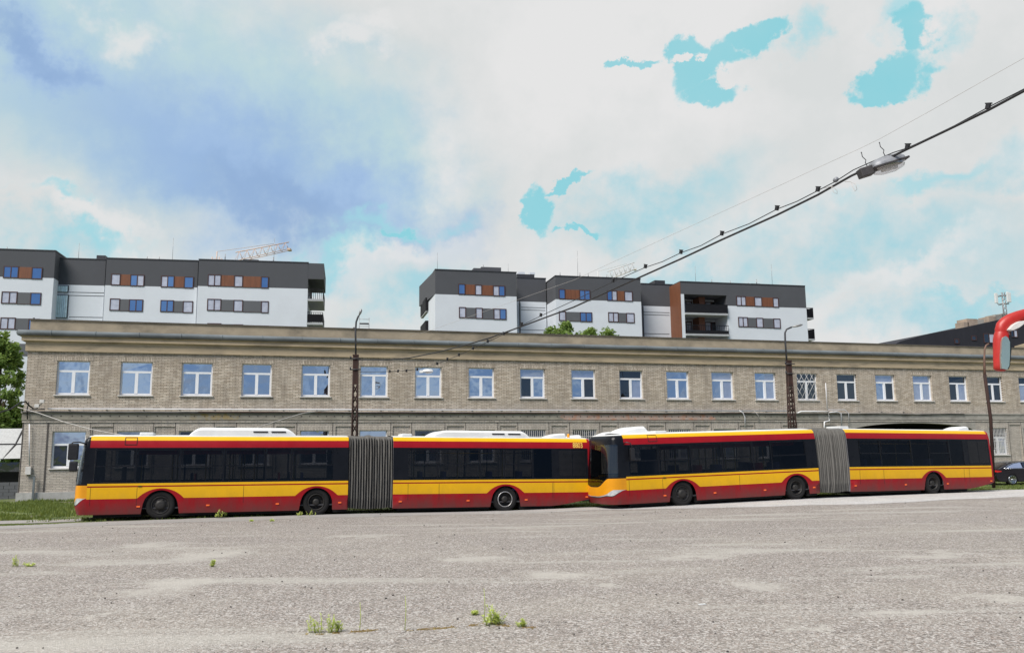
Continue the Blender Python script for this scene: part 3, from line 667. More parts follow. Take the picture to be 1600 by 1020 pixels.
# ================================================================== BUSES
BW = 2.5
ZB = dict(sk=.20, ry=.71, y1=1.09, r1=1.135, wb=1.215, wt=2.40, r2=2.64, top=2.80)
FW = 2.7                                               # front overhang
def xpts(a, b, arcs, step=.5):
    s = {a, b}
    for c in arcs:
        s |= {c+k*.05 for k in range(-17, 18) if a < c+k*.05 < b}
    x = a
    while x < b: s.add(x); x += step
    return sorted(s)
def yprof(z):                                          # tumblehome of the side
    if z <= .5: return .03*(1-(z-.2)/.3) if z < .5 else 0
    if z <= 1.22: return 0
    if z <= 2.40: return .07*(z-1.22)/1.18
    if z <= 2.64: return .07+.06*(z-2.4)/.24
    return .13+.14*((z-2.64)/.16)**1.6
def section(root, Ms, x0, x1, wheels, wins, blacks, kind, name):
    """shell of one rigid bus section between x0 and x1 in section coordinates"""
    mb = MB(); xs = set(xpts(x0, x1, wheels)); RO = .56; ZC = .42
    for a, b in wins: xs |= {a, b}
    for a, b in blacks: xs |= {a, b}
    if kind == 'rear': xs |= {x1-.10}
    xs = sorted(x for x in xs if x0-1e-6 <= x <= x1+1e-6)
    xs = [x for i, x in enumerate(xs) if i == 0 or x-xs[i-1] > 1e-4]
    def low(x):
        z = ZB['sk']
        if kind == 'rear' and x > x1-1.6: z += .26*((x-(x1-1.6))/1.6)**1.3
        for c in wheels:
            if abs(x-c) < RO: z = max(z, ZC+sqrt(RO*RO-(x-c)**2)) if abs(x-c) < RO-.001 else z
        return z
    def red(x):
        z = ZB['ry']
        for c in wheels:
            if abs(x-c) < .98: z = max(z, .06+sqrt(.98**2-(x-c)**2))
        return z
    for side in (0, 1):
        def Y(z): return yprof(z) if side == 0 else BW-yprof(z)
        for a, b in zip(xs, xs[1:]):
            m = (a+b)/2; endcap = kind == 'rear' and m > x1-.10
            la, lb, ra, rb = low(a), low(b), red(a), red(b)
            if min(abs(m-c) for c in wheels) > RO: la, lb = min(la, .6) if abs(a-m) else la, min(lb, .6)
            def q(z0a, z0b, z1a, z1b, mt):
                if z1a-z0a < 1e-5 and z1b-z0b < 1e-5: return
                mb.face([(a, Y(z0a), z0a), (b, Y(z0b), z0b), (b, Y(z1b), z1b), (a, Y(z1a), z1a)], mt)
            yl = 'red' if endcap else 'yellow'
            mid_a, mid_b = max(la, .5), max(lb, .5)
            q(la, lb, mid_a, mid_b, 'red'); q(mid_a, mid_b, max(ra, mid_a), max(rb, mid_b), 'red'); q(max(ra, mid_a), max(rb, mid_b), ZB['y1'], ZB['y1'], yl)
            q(ZB['y1'], ZB['y1'], ZB['r1'], ZB['r1'], 'red'); q(ZB['r1'], ZB['r1'], ZB['wb'], ZB['wb'], yl)
            inw = any(w0 < m < w1 for w0, w1 in wins)
            wz0, wz1 = ZB['wb']+.05, ZB['wt']-.04
            bm_ = 'red' if endcap else 'bblack'
            q(ZB['wb'], ZB['wb'], wz0, wz0, bm_); q(wz1, wz1, ZB['wt'], ZB['wt'], bm_)
            if not inw: q(wz0, wz0, 1.9, 1.9, bm_); q(1.9, 1.9, wz1, wz1, bm_)
            q(ZB['wt'], ZB['wt'], ZB['r2'], ZB['r2'], 'red')
            z = ZB['r2']
            for z2 in (2.70, 2.75, 2.78): q(z, z, z2, z2, 'red' if endcap else 'yellow'); z = z2
            q(z, z, ZB['top'], ZB['top'], 'bwhite')
    ye = yprof(2.80)
    # roof, gently arched
    N = 8
    for i in range(N):
        ya, yb = ye+(BW-2*ye)*i/N, ye+(BW-2*ye)*(i+1)/N
        za, zb = [2.80+.05*sin(pi*(y-ye)/(BW-2*ye)) for y in (ya, yb)]
        mb.face([(x0, ya, za), (x1, ya, za), (x1, yb, zb), (x0, yb, zb)], 'bwhite')
    # ends
    def endface(x, mt):
        pts = [(x, yprof(z), z) for z in (.22, .5, 1.2, 2.4, 2.64, 2.7, 2.75, 2.80)]
        if kind == 'rear' and x == x1: pts[0] = (x, 0.01, .46)
        mb.face(pts + [(p[0], BW-p[1], p[2]) for p in reversed(pts)], mt)
    if kind == 'front': pass
    endface(x1, 'red' if kind == 'rear' else 'bint')
    if kind == 'rear':
        endface(x0, 'bint')
    body = mb.build(name, root, merge=.0005, smooth=28); body.matrix_basis = Ms
    # inner lining
    mb = MB(); mb.box(x0+.05, x1-.06, .10, BW-.10, .36, .40, 'bfloor'); mb.box(x0+.05, x1-.06, .16, BW-.16, 2.46, 2.50, 'bint')
    for y0, y1 in ((.05, .08), (BW-.08, BW-.05)): 
        segs = [(x0+.05, x1-.06)]
        for c in wheels: segs = [s2 for s1 in segs for s2 in ([(s1[0], c-.6), (c+.6, s1[1])] if s1[0] < c-.6 < s1[1] else [s1])]
        for s1 in segs: mb.box(s1[0], s1[1], y0, y1, .40, 1.17, 'bint')
    for c in wheels:
        for y0, y1 in ((.42, .50), (BW-.50, BW-.42)): mb.box(c-.6, c+.6, y0, y1, .40, 1.1, 'bint')
        for y0, y1 in ((.05, .5), (BW-.5, BW-.05)): mb.box(c-.6, c+.6, y0, y1, 1.05, 1.12, 'under')
    mb.build('interior_lining', body)
    mb = MB()
    for a, b in [(x0+.2, wheels[0]-.6)] + ([(wheels[0]+.6, wheels[1]-.6), (wheels[1]+.6, x1)] if len(wheels) > 1 else [(wheels[0]+.6, x1-1.5)]):
        if b > a+.1: mb.box(a, b, .22, BW-.22, .10, .34, 'under')
    for c in wheels: mb.box(c-.6, c+.6, .50, BW-.50, .12, .34, 'under'); mb.tube([(c, .1, .47), (c, BW-.1, .47)], .09, 'under', 8)
    mb.build('chassis', body)  # chassis boxes reach extra low, their black standing in for shade underneath
    # windows: tinted panes near and far
    for side in (0, 1):
        for a, b in wins:
            mb = MB(); z0, z1 = ZB['wb']+.05, ZB['wt']-.04; zm = 1.78
            Y = (lambda z, o=0: yprof(z)+.006+o) if side == 0 else (lambda z, o=0: BW-yprof(z)-.006-o)
            mb.face([(a, Y(z0), z0), (b, Y(z0), z0), (b, Y(z1), z1), (a, Y(z1), z1)], 'bglass')
            wn = mb.build('side_window', body)
            if b-a > 1.05 and side == 0:
                mb = MB(); o = -.012
                for (xa, xb, za, zb) in ((a+.02, b-.02, zm-.02, zm+.02), (a+.02, b-.02, z1-.05, z1-.015), (a+.02, a+.05, zm+.02, z1-.05), (b-.05, b-.02, zm+.02, z1-.05)):
                    mb.face([(xa, Y(za, o), za), (xb, Y(za, o), za), (xb, Y(zb, o), zb), (xa, Y(zb, o), zb)], 'bblack')
                mb.build('vent_sash', wn)
    return body
def wheel(root, Ms, x, kindw):
    mbk = Ms @ Matrix.Translation((x, .07, .475))
    mb = MB()
    mb.lathe([(.29, .02), (.31, .0), (.36, -.015), (.43, -.01), (.465, .03), (.475, .08), (.475, .24), (.45, .29), (.30, .30)], 'rubber', n=40)
    t = mb.build('wheel', root); t.matrix_basis = mbk
    mb = MB()
    if kindw == 'front':
        mb.lathe([(.295, .01), (.28, -.012), (.26, .03), (.235, .05), (.17, .035), (.145, -.03), (.09, -.045), (.0, -.045)], 'rim', n=32, mats=['rim', 'rim', 'rim', 'rim', 'rim', 'rim', 'rim'])
    else:
        mb.lathe([(.295, .01), (.28, -.012), (.265, .0), (.25, .12), (.17, .15), (.13, .13), (.115, .02), (.07, .0), (.0, .0)], 'rim', n=32,
                 mats=['rim_b' if kindw == 'bright' else 'rim']+['rim_b' if kindw == 'bright' else 'rim']+['rim']*6)
    for k in range(10):
        a = 2*pi*k/10; r = .20; yb = .04 if kindw == 'front' else .13
        mb.lathe([(.017, yb+.01), (.017, yb-.035), (0, yb-.04)], 'rim', c=(r*cos(a), 0, r*sin(a)), n=6)
    mb.build('rim', t)
    # far-side twin
    mb = MB(); mb.lathe([(.0, 0), (.3, 0), (.44, 0), (.475, .05), (.475, .25), (.44, .29), (0, .29)], 'rubber', n=24)
    f = mb.build('wheel', root); f.matrix_basis = Ms @ Matrix.Translation((x, BW-.36, .475))
def front_cap(root, Ms, x_side=.45, s0=0.0):
    """curved front: plan superellipse, windscreen leaning back"""
    n_ = 3.6; NU, NZ = 72, 90; parts = {k: MB() for k in ('front_panel', 'windscreen', 'headlight', 'grille')}
    def P(a, z):
        ca, sa = cos(a), sin(a)
        f = 2/n_; y = BW/2*(1 - math.copysign(abs(ca)**f, ca)); s = s0+(x_side-s0)*(1-abs(sa)**f)
        lean = 0 if z < 1.0 else .22*((z-1.0)/1.8)**1.3
        if z > 2.62: lean += .16*((z-2.62)/.18)**2
        if z < .5: lean += .10*((.5-z)/.3)
        s = s + lean*(1-(s-s0)/(x_side-s0))
        yi = yprof(z); y = yi+(BW-2*yi)*(y/BW)
        return (s, y, z)
    def curves(a):                                     # heights of the colour edges in this column
        t = min(a, pi-a)/(pi/2)
        zh = .74-.27*min(1, t/.95)**.9; th = .018+.085*math.exp(-((t-.34)/.20)**2)
        if t < .10: th *= t/.10
        u = min(1, max(0, (t-.50)/.5)); zbk = 1.16-.34*u*u*(3-2*u)
        return [.2, zh-th-.03*min(1, t*5), zh-th, zh+th, zbk, zbk+.05, 2.42, 2.76, 2.8]
    SUB = [5, 1, 2, 4, 1, 12, 4, 3]
    KIND = [('front_panel', 'red'), ('grille', 'mblack'), ('headlight', 'lamp'), ('front_panel', 'orange'), ('front_panel', 'bblack'), ('windscreen', 'bscreen'), ('front_panel', 'bblack'), ('front_panel', 'bwhite')]
    A = [pi*i/NU for i in range(NU+1)]
    CV = [curves(a) for a in A]
    for i in range(NU):
        t = min((A[i]+A[i+1])/2, pi-(A[i]+A[i+1])/2)/(pi/2)
        for b_ in range(8):
            k, mt = KIND[b_]
            if k == 'windscreen' and t < .13: k, mt = 'front_panel', 'bblack'
            n = SUB[b_]
            for j in range(n):
                f0, f1 = j/n, (j+1)/n
                z = [CV[i][b_]+(CV[i][b_+1]-CV[i][b_])*f for f in (f0, f1)]+[CV[i+1][b_]+(CV[i+1][b_+1]-CV[i+1][b_])*f for f in (f0, f1)]
                if z[1]-z[0] < 1e-5 and z[3]-z[2] < 1e-5: continue
                parts[k].face([P(A[i], z[0]), P(A[i+1], z[2]), P(A[i+1], z[3]), P(A[i], z[1])], mt)
    mp = parts['front_panel']
    top = [P(a, 2.8) for a in A]; mp.face(top, 'bwhite'); mp.face([P(a, .2) for a in A], 'under')
    fp = mp.build('front_panel', root, merge=.0005, smooth=30); fp.matrix_basis = Ms
    for k in ('windscreen', 'headlight', 'grille'):
        o = parts[k].build(k, fp, merge=.0005, smooth=40)
    # wiper + dashboard behind glass
    mb = MB(); mb.box(.30, .62, .25, BW-.25, .95, 1.12, 'under', .03); mb.box(.35, .95, .2, BW-.2, .36, .42, 'bfloor'); mb.build('dashboard', fp)
    mb = MB(); mb.tube([(.03, 1.0, .98), (-.02, .8, 1.3), (.05, .75, 1.9)], .012, 'mblack', 5); mb.build('wiper', fp)
    return fp
def seatm(root_body, x, y, back, m):
    mb = MB(); mb.box(x, x+.42, y, y+.82, .80, .87, m, .02); mb.box(x+(.0 if back < 0 else .36), x+(.06 if back < 0 else .42), y, y+.82, .87, 1.52, m, .02); mb.box(x+.15, x+.25, y+.3, y+.5, .40, .80, 'under')
    mb.build('passenger_seat', root_body)
def blade(mb, x0, x1, y0, y1, z0, z1, m, s0=.5, s1=.5, top=.78):   # a rounded roof pod
    prof = []
    N = 10
    def h(x):
        u = (x-x0)/(x1-x0); L = x1-x0
        a = min(1, (x-x0)/s0) if s0 > 0 else 1; b = min(1, (x1-x)/s1) if s1 > 0 else 1
        return sin(pi/2*a)**.8*sin(pi/2*b)**.8 if a > 0 and b > 0 else 0
    xs = sorted({x0, x1, *[x0+s0*k/N for k in range(N+1)], *[x1-s1*k/N for k in range(N+1)]})
    k = mb.mi(m); rings = []
    for x in xs:
        hz_ = z0+(z1-z0)*max(h(x), .0); yy = .12*(hz_-z0)/(z1-z0+1e-6)
        rings.append([mb.bm.verts.new(p) for p in ((x, y0, z0), (x, y0+.03, z0+(hz_-z0)*.7), (x, y0+.03+yy, hz_), (x, y1-.03-yy, hz_), (x, y1-.03, z0+(hz_-z0)*.7), (x, y1, z0))])
    for a, b in zip(rings, rings[1:]):
        for i in range(5): mb.bm.faces.new((a[i], a[i+1], b[i+1], b[i])).material_index = k
    for r in (rings[0], rings[-1]): mb.bm.faces.new(r).material_index = k

def make_bus(label, w1, w2, w3, rear_yaw_from, wd3, number=None, tilt=0, mirror='front', pods='a', wk=('front', 'rear', 'bright'), fo=2.7, jw_=.82, nose=0.0):
    """w1,w2,w3: ground contact of the near wheels"""
    w1, w2, w3 = Vector(w1), Vector(w2), Vector(w3)
    d = (w2-w1).normalized(); L = (w2-w1).length
    def mtx(o, xdir):
        x = xdir.normalized(); yv = Vector((0, 0, 1)).cross(x).normalized(); z = x.cross(yv)
        m = Matrix((x, yv, z)).transposed().to_4x4(); m.translation = o; return m
    FW = fo; org = w1-d*FW
    root = empty('articulated_bus', org, 0, label, 'bus', 'articulated buses parked along the depot')
    inv = Matrix.Translation(-org)
    MF = inv @ mtx(org, d)
    e1 = FW+L+1.10                                     # end of the front section (x in front frame)
    jw = org+d*(e1+jw_)                                # joint centre at near side
    dr = (w3-jw).normalized(); Lr = (w3-jw).length
    MR = inv @ mtx(jw, dr)
    wx2 = FW+L
    k = (e1-.09-.0)                                    # window layout scaled to the section
    F_ = lambda v: v
    fw = [(.62, 1.86), (1.92, 3.27), (3.33, 4.68), (4.74, 6.09), (6.15, 6.96), (7.02, e1-.55)]
    body = section(root, MF, .45, e1, [FW, wx2], fw, [], 'front', 'front_section')
    front_cap(root, MF, s0=nose)
    E = Lr+3.50+(.28 if pods == 'b' else 0); rs = jw_-.02
    sc_ = (E-rs)/7.7
    rw = [(rs+a*sc_, rs+b*sc_) for a, b in ((.56, 1.62), (1.67, 3.24), (3.29, 4.17), (4.22, 5.3), (5.37, 6.1))]
    bodyr = section(root, MR, rs, E, [Lr], rw, [], 'rear', 'rear_section')
    # engine grille
    mb = MB(); ga, gb_ = rs+6.4*sc_, rs+7.5*sc_
    for kz in range(22): z = 1.34+kz*.045; mb.box(ga, (ga+gb_)/2-.02, yprof(z)-.012, yprof(z)+.002, z, z+.022, 'mblack'); mb.box((ga+gb_)/2+.02, gb_, yprof(z)-.012, yprof(z)+.002, z, z+.022, 'mblack')
    mb.build('engine_grille', bodyr)
    # rear window band at the back and tail lamps
    mb = MB(); mb.box(E, E+.02, .3, BW-.3, 1.35, 2.25, 'bblack'); mb.build('rear_window', bodyr)
    for z in (.8, 1.0):
        mb = MB(); mb.box(E, E+.03, .12, .26, z, z+.12, 'tail'); mb.build('tail_lamp', bodyr)
    mb = MB(); mb.box(E-.02, E+.10, .05, BW-.05, .50, .72, 'red', .03); mb.build('bumper', bodyr)
    # bellows
    mb = MB(); k = mb.mi('bellow'); NF = 17; rings = []
    prof = [(.10, .24), (.02, .6), (.02, 1.3), (.07, 2.2), (.12, 2.6), (.2, 2.77), (.36, 2.82), (BW/2, 2.84), (BW-.36, 2.82), (BW-.2, 2.77), (BW-.07, 2.2), (BW-.02, 1.3), (BW-.02, .6), (BW-.1, .24)]
    for i in range(NF*2+1):
        t = i/(NF*2); ins = .0 if i % 2 else .13; ins += .02*random.random()
        if i == NF: ins = -.03
        ring = []
        for (y, z) in prof:
            yy = y + (ins if y < BW/2-.1 else (-ins if y > BW/2+.1 else 0)); zz = z - (ins if z > 2.5 else 0) + .015*random.uniform(-1, 1)*(z > 2.5)
            wob = .022*sin(i*1.7+z*2.3)*(1 if 0 < i < NF*2 else 0)
            pf = MF @ Vector((e1, yy, zz)); pr = MR @ Vector((rs, yy, zz)); p = pf.lerp(pr, t); p += (pr-pf).normalized()*wob*.6
            p.z -= .05*sin(pi*t)*(1 if z < .5 else 0)
            ring.append(mb.bm.verts.new(p))
        rings.append(ring)
    for a, b in zip(rings, rings[1:]):
        for i in range(len(prof)-1): mb.bm.faces.new((a[i], a[i+1], b[i+1], b[i])).material_index = k
    mb.build('bellows', root, smooth=35)
    for x, kk in ((FW, wk[0]), (wx2, wk[1])): wheel(root, MF, x, kk)
    wheel(root, MR, Lr, wk[2])
    # side markers
    for bd, xs in ((body, (2.05, 4.25, 6.55, e1-.28)), (bodyr, (rs+.28, rs+2.8*sc_, Lr+.82, E-.18))):
        for x in xs:
            z0 = .42 if not (bd is bodyr and x > E-1) else .50
            mb = MB(); mb.box(x-.055, x+.055, -.010, .02, z0, z0+.05, 'omark', .004); mb.build('side_marker', bd)
    # panel joints and hatches
    mb = MB()
    for x in (.56, 1.98, 5.4): mb.box(x-.005, x+.005, -.003, .004, .50, 1.085, 'under'); mb.build('panel_seam', body); mb = MB()
    for (a, b, c, dd) in [(1.50, 1.89, 2.49, 2.51), (1.50, 1.89, 2.735, 2.755)]+[(q, q+.018, z_, z2_) for q in (1.50, 1.872) for z_, z2_ in ((2.51, 2.57), (2.57, 2.64), (2.64, 2.67), (2.67, 2.70), (2.70, 2.735))]:
        mb.face([(a, yprof(c)-.012, c), (b, yprof(c)-.012, c), (b, yprof(dd)-.012, dd), (a, yprof(dd)-.012, dd)], 'under')
    mb.build('filler_hatch', body); mb = MB(); mb.box(2.0, 2.12, -.02, .0, 1.10, 1.13, 'mblack'); mb.build('cab_latch', body)
    mb = MB()
    for x in (rs+.56, rs+1.7*sc_, Lr+1.9*1.0, E-1.55): mb = MB(); mb.box(x-.005, x+.005, -.003, .004, .50, 1.085, 'under'); mb.build('panel_seam', bodyr)
    # handrails and seats
    mb = MB()
    for x in (2.0, 3.0, 4.1, 4.9, 5.3, 5.75, 7.1):
        mb.tube([(x, .75, .4), (x, .75, 2.46)], .026, 'ypole', 5)
        if x > 2.5: mb.tube([(x+.1, 1.75, .4), (x+.1, 1.75, 2.46)], .026, 'ypole', 5)
    mb.tube([(2.0, .8, 2.2), (e1-.6, .8, 2.2)], .016, 'ypole', 5); mb.tube([(5.3, .75, 1.65), (5.75, .75, 1.65)], .016, 'ypole', 5); mb.build('handrails', body)
    for i, x in enumerate((3.4, 4.3, 6.2, 7.0)): seatm(body, x, .12, 1, 'seat' if i % 2 else 'seat_r')
    for x in (3.2, 6.6): seatm(body, x, BW-.95, 1, 'seat')
    mb = MB(); mb.box(1.05, 1.5, .45, .95, .9, 1.0, 'under', .02); mb.box(1.42, 1.52, .45, .95, 1.0, 1.75, 'under', .03); mb.lathe([(.2, 0), (.22, .02), (.2, .04)], 'mblack', c=(.75, .7, 1.2), axis='X', n=16)
    mb.build('driver_seat', body)
    mb = MB(); mb.box(1.88, 1.91, .12, 1.5, .45, 2.2, 'bint'); mb.build('cab_partition', body)
    mb = MB(); mb.box(1.95, 8.2, .18, .26, 2.17, 2.38, 'seat_r'); mb.build('advert_strip', body)
    mb = MB()
    for x in (rs+.9, rs+2.6, rs+3.5, rs+4.4): mb.tube([(x, .75, .4), (x, .75, 2.46)], .026, 'ypole', 5)
    mb.tube([(rs+.6, .8, 2.2), (E-2, .8, 2.2)], .016, 'ypole', 5); mb.build('handrails', bodyr)
    for i, x in enumerate((rs+.7, rs+1.6, rs+3.4, rs+4.6)): seatm(bodyr, x, .12, 1, 'seat')
    # roof pods
    if pods == 'a':
        mb = MB(); blade(mb, 3.5, 7.15, .30, BW-.3, 2.80, 3.10, 'bwhite', .45, .5); o = mb.build('roof_unit', body, smooth=30)
        mb = MB(); mb.box(5.65, 6.15, .295, .33, 2.93, 2.975, 'mblack', .01); mb.box(6.27, 6.77, .295, .33, 2.93, 2.975, 'mblack', .01); mb.build('vent_slot', o)
        mb = MB(); mb.box(1.9, 2.35, .5, 1.2, 2.8, 2.93, 'bwhite', .04); mb.build('roof_hatch', body)
        mb = MB(); blade(mb, rs+1.5, rs+5.4, .30, BW-.3, 2.80, 3.06, 'bwhite', .6, .4); o = mb.build('roof_unit', bodyr, smooth=30)
        mb = MB(); mb.box(rs+3.85, rs+4.35, .295, .33, 2.92, 2.965, 'mblack', .01); mb.box(rs+4.5, rs+5.0, .295, .33, 2.92, 2.965, 'mblack', .01); mb.build('vent_slot', o)
        mb = MB(); mb.box(rs+.35, rs+.75, .4, 1.2, 2.8, 2.92, 'bwhite', .04); mb.build('roof_hatch', bodyr)
    else:
        mb = MB(); blade(mb, .75, 2.0, .9, BW-.25, 2.82, 3.10, 'bwhite', .9, .2); mb.build('roof_unit', body, smooth=30)
        mb = MB(); blade(mb, .25, .9, 1.7, BW-.2, 2.78, 2.93, 'bwhite', .5, .2); mb.build('roof_unit', body, smooth=30)
        mb = MB(); mb.box(1.98, 2.5, .4, 1.2, 2.8, 2.90, 'bwhite', .04); mb.build('roof_hatch', body)
        mb = MB(); mb.box(rs+.0, rs+.5, .4, 1.2, 2.8, 2.92, 'bwhite', .04); mb.build('roof_hatch', bodyr)
    mb = MB(); blade(mb, E-1.75, E-.9, .35, 1.2, 2.80, 2.99, 'bwhite', .75, .02); mb.build('roof_fan_cover', bodyr, smooth=30)
    if number:
        mb = MB(); mb.lathe([(.055, 0), (.055, .13), (.03, .17), (0, .175)], 'orange', c=(E-.55, 1.0, 2.82), axis='Z', n=12); mb.build('beacon', bodyr)
        mb = MB(); blade(mb, E-.45, E+.0, .9, 2.0, 2.80, 2.95, 'bwhite', .3, .05); mb.build('exhaust_cover', bodyr, smooth=30)
        cu = bpy.data.curves.new('n', 'FONT'); cu.body = number; cu.size = .30; cu.extrude = .003; cu.space_character = .95
        ob = bpy.data.objects.new('n', cu); COL.objects.link(ob); dg = bpy.context.evaluated_depsgraph_get(); dg.update()
        me = bpy.data.meshes.new_from_object(ob.evaluated_get(dg)); bpy.data.objects.remove(ob)
        me.materials.clear(); me.materials.append(M['digit'])
        me.name = 'fleet_number'; no = bpy.data.objects.new('fleet_number', me); COL.objects.link(no); no.parent = bodyr
        no.matrix_basis = Matrix.Translation((E-.72, yprof(2.42)-.012, 2.425)) @ Matrix.Rotation(radians(-14), 4, 'X') @ Matrix.Rotation(pi/2, 4, 'X') @ Matrix.Diagonal((.74, 1, 1, 1))
    # mirrors
    if mirror == 'front':
        mb = MB(); mb.tube([(.32, .12, 2.52), (.15, -.02, 2.58), (-.05, -.06, 2.58), (-.12, -.06, 2.50)], .024, 'mblack', 6); mb.box(-.19, .13, -.10, .02, 2.00, 2.54, 'mblack', .05); mb.box(-.13, .13, -.09, .02, 1.62, 1.96, 'mblack', .05)
        mo = mb.build('side_mirror', root); mo.matrix_basis = MF
    else:
        mb = MB(); mb.tube([(.42, .10, 2.45), (.50, -.05, 2.50), (.62, -.16, 2.45), (.66, -.18, 2.25)], .022, 'mblack', 6); mb.box(.58, .74, -.24, -.10, 1.80, 2.28, 'mblack', .04)
        mo = mb.build('side_mirror', root); mo.matrix_basis = MF
    return root
def wheel_pt(px, y, z):                                # the ground contact seen at px on the depth line y
    d = ray(px, 790); return Vector((d.x/d.y*y, y, z))
u1, u3 = wheel_pt(250, 29.3, -.04), wheel_pt(790, 32.95, -.165)
fb = Frame((u1.x, u1.y), atan2(u3.y-u1.y, u3.x-u1.x)); k2 = fb.sx(494, 790)
u2 = fb.P(k2, 0, -.08)
make_bus('red and yellow articulated bus numbered 8803, front end at the far left', u1, u2, u3, None, None,
         number='8803', mirror='front', pods='a', wk=('front', 'rear', 'bright'), fo=2.73)
make_bus('red and yellow articulated bus on the right with its black windscreen showing', wheel_pt(1069, 33.27, -.05), wheel_pt(1248, 35.0, .06), wheel_pt(1463, 37.9, .05), None, None, fo=2.85, jw_=.80, nose=-.32,
         mirror='side', pods='b', wk=('front', 'rear', 'rear'))

# ================================================================== APARTMENT BLOCKS
def ap_wall(fr, root, xa, xb, ytop, t, ygrey, depth=11.0, mat=('white', 'grey'), ref=None, side=None, both=True):
    """one bay: white wall with a grey top storey"""
    s0, s1 = fr.sx(xa, 450, t), fr.sx(xb, 450, t); xm = (xa+xb)/2
    ht, hg = fr.hz(ref or xm, ytop, t), fr.hz(ref or xm, ygrey, t)
    mb = MB(); mb.box(s0, s1, t, t+depth, 0, hg, mat[0]); mb.build('wall', root)
    mb = MB(); mb.box(s0, s1, t, t+depth, hg, ht, mat[1]); mb.build('top_storey_wall', root)
    mb = MB(); mb.box(s0-.04, s1+.04, t-.05, t+depth+.04, ht, ht+.12, 'dsteel'); mb.build('roof_edge', root)
    return s0, s1, ht, hg
def ap_window(fr, root, xa, xb, yt, yb, t, n=1, kinds=None):
    a, b = fr.sx(xa, yt, t), fr.sx(xb, yt, t); xm = (xa+xb)/2; zt, zb = fr.hz(xm, yt, t), fr.hz(xm, yb, t)
    f = .10; mb = MB()
    mb.box(a, b, t-.07, t-.002, zt-f, zt, 'wframe'); mb.box(a, b, t-.07, t-.002, zb, zb+f, 'wframe'); mb.box(a, a+f, t-.07, t-.002, zb+f, zt-f, 'wframe'); mb.box(b-f, b, t-.07, t-.002, zb+f, zt-f, 'wframe')
    if n == 2: mb.box((a+b)/2-f/2, (a+b)/2+f/2, t-.07, t-.002, zb+f, zt-f, 'wframe')
    w_ = mb.build('window', root); mb = MB(); ks = kinds or [random.choice(('ap_blue', 'ap_lil', 'ap_lil', 'ap_blue')) for _ in range(n)]
    for i in range(n):
        xa_, xb_ = (a+f, b-f) if n == 1 else ((a+f, (a+b)/2-f/2) if i == 0 else ((a+b)/2+f/2, b-f))
        mb.face([(xa_, t-.03, zb+f), (xb_, t-.03, zb+f), (xb_, t-.03, zt-f), (xa_, t-.03, zt-f)], ks[i])
    mb.build('pane', w_)
def ap_panel(fr, root, xa, xb, yt, yb, t, m):
    a, b = fr.sx(xa, yt, t), fr.sx(xb, yt, t); xm = (xa+xb)/2; zt, zb = fr.hz(xm, yt, t), fr.hz(xm, yb, t)
    mb = MB(); mb.box(a+.01, b-.01, t-.03, t-.002, zb+.03, zt-.03, m); mb.box(a+.01, b-.01, t-.06, t-.002, zb-.0, zb+.05, 'wframe'); mb.build('facade_panel', root)
def row(fr, root, t, y, items):                        # items: (x0, x1, kind); y: (top, bottom) at the first x, slope .045
    x00 = items[0][0]
    for it in items:
        a, b, k = it[:3]; dy = ((a+b)/2-x00)*.045
        if k in ('w', 'W'): ap_window(fr, root, a, b, y[0]+dy, y[1]+dy, t, 2 if k == 'W' else 1, it[3:] or None)
        else: ap_panel(fr, root, a, b, y[0]+dy, y[1]+dy, t, 'brown' if k == 'b' else 'grey_p')
def box_px(fr, name, root, xa, xb, yt, yb, t, dp, m, bev=0):
    a, b = fr.sx(xa, yt, t), fr.sx(xb, yt, t); xm = (xa+xb)/2; mb = MB(); mb.box(a, b, t, t+dp, fr.hz(xm, yb, t), fr.hz(xm, yt, t), m, bev); return mb.build(name, root)
def rod(fr, root, px, y0, y1, t, r=.05, name='roof_vent'):
    a = fr.sx(px, y0, t); mb = MB(); mb.tube([(a, t, fr.hz(px, y1, t)), (a, t, fr.hz(px, y0, t))], r, 'steel', 6); mb.build(name, root)
BL, LI, CY = 'ap_blue', 'ap_lil', 'ap_cyan'
# -- left block
d0 = at_depth(250, 450, 97); TH = math.atan(.195)
FL = Frame((d0.x, d0.y), TH); lb = empty('apartment_block', (d0.x, d0.y, 0), TH, 'white and grey apartment block on the left, crane jib showing above its roof', 'building', 'modern white and grey apartment blocks')
ap_wall(FL, lb, -70, 83, 390.5, -1.2, 433.0, 13, ref=20)
ap_wall(FL, lb, 84.5, 163, 405, .4, 445.5, 10)
ap_wall(FL, lb, 164, 308, 406, 0, 447.5, 12)
s0, s1, ht, hg = ap_wall(FL, lb, 309, 481, 408.5, -1.0, 449, 12)
row(FL, lb, -1.2, (415.5, 434), [(6, 30, 'W', BL, BL), (30, 50, 'b'), (50, 67, 'w', BL)]); row(FL, lb, -1.2, (455, 474), [(3, 28, 'W', LI, LI), (28, 48, 'g'), (48, 65, 'w', BL)])
row(FL, lb, -1.2, (495.5, 514), [(1, 25, 'W', LI, LI), (25, 45, 'g'), (45, 62, 'w', BL)]); row(FL, lb, -1.2, (535, 554), [(1, 25, 'W', LI, LI), (25, 45, 'g'), (45, 62, 'w', BL)])
row(FL, lb, 0, (427.5, 445.5), [(174, 189, 'w', LI), (189, 204, 'b'), (204, 226, 'W', BL, LI)]); row(FL, lb, 0, (430.5, 448.5), [(252, 273, 'W', LI, BL), (273, 288, 'b'), (288, 303, 'w', BL)])
row(FL, lb, 0, (466, 485), [(172, 188, 'w', LI), (188, 202, 'g'), (202, 224, 'W', BL, BL)]); row(FL, lb, 0, (468.5, 487), [(251, 272, 'W', BL, BL), (272, 286, 'g'), (286, 302, 'w', LI)])
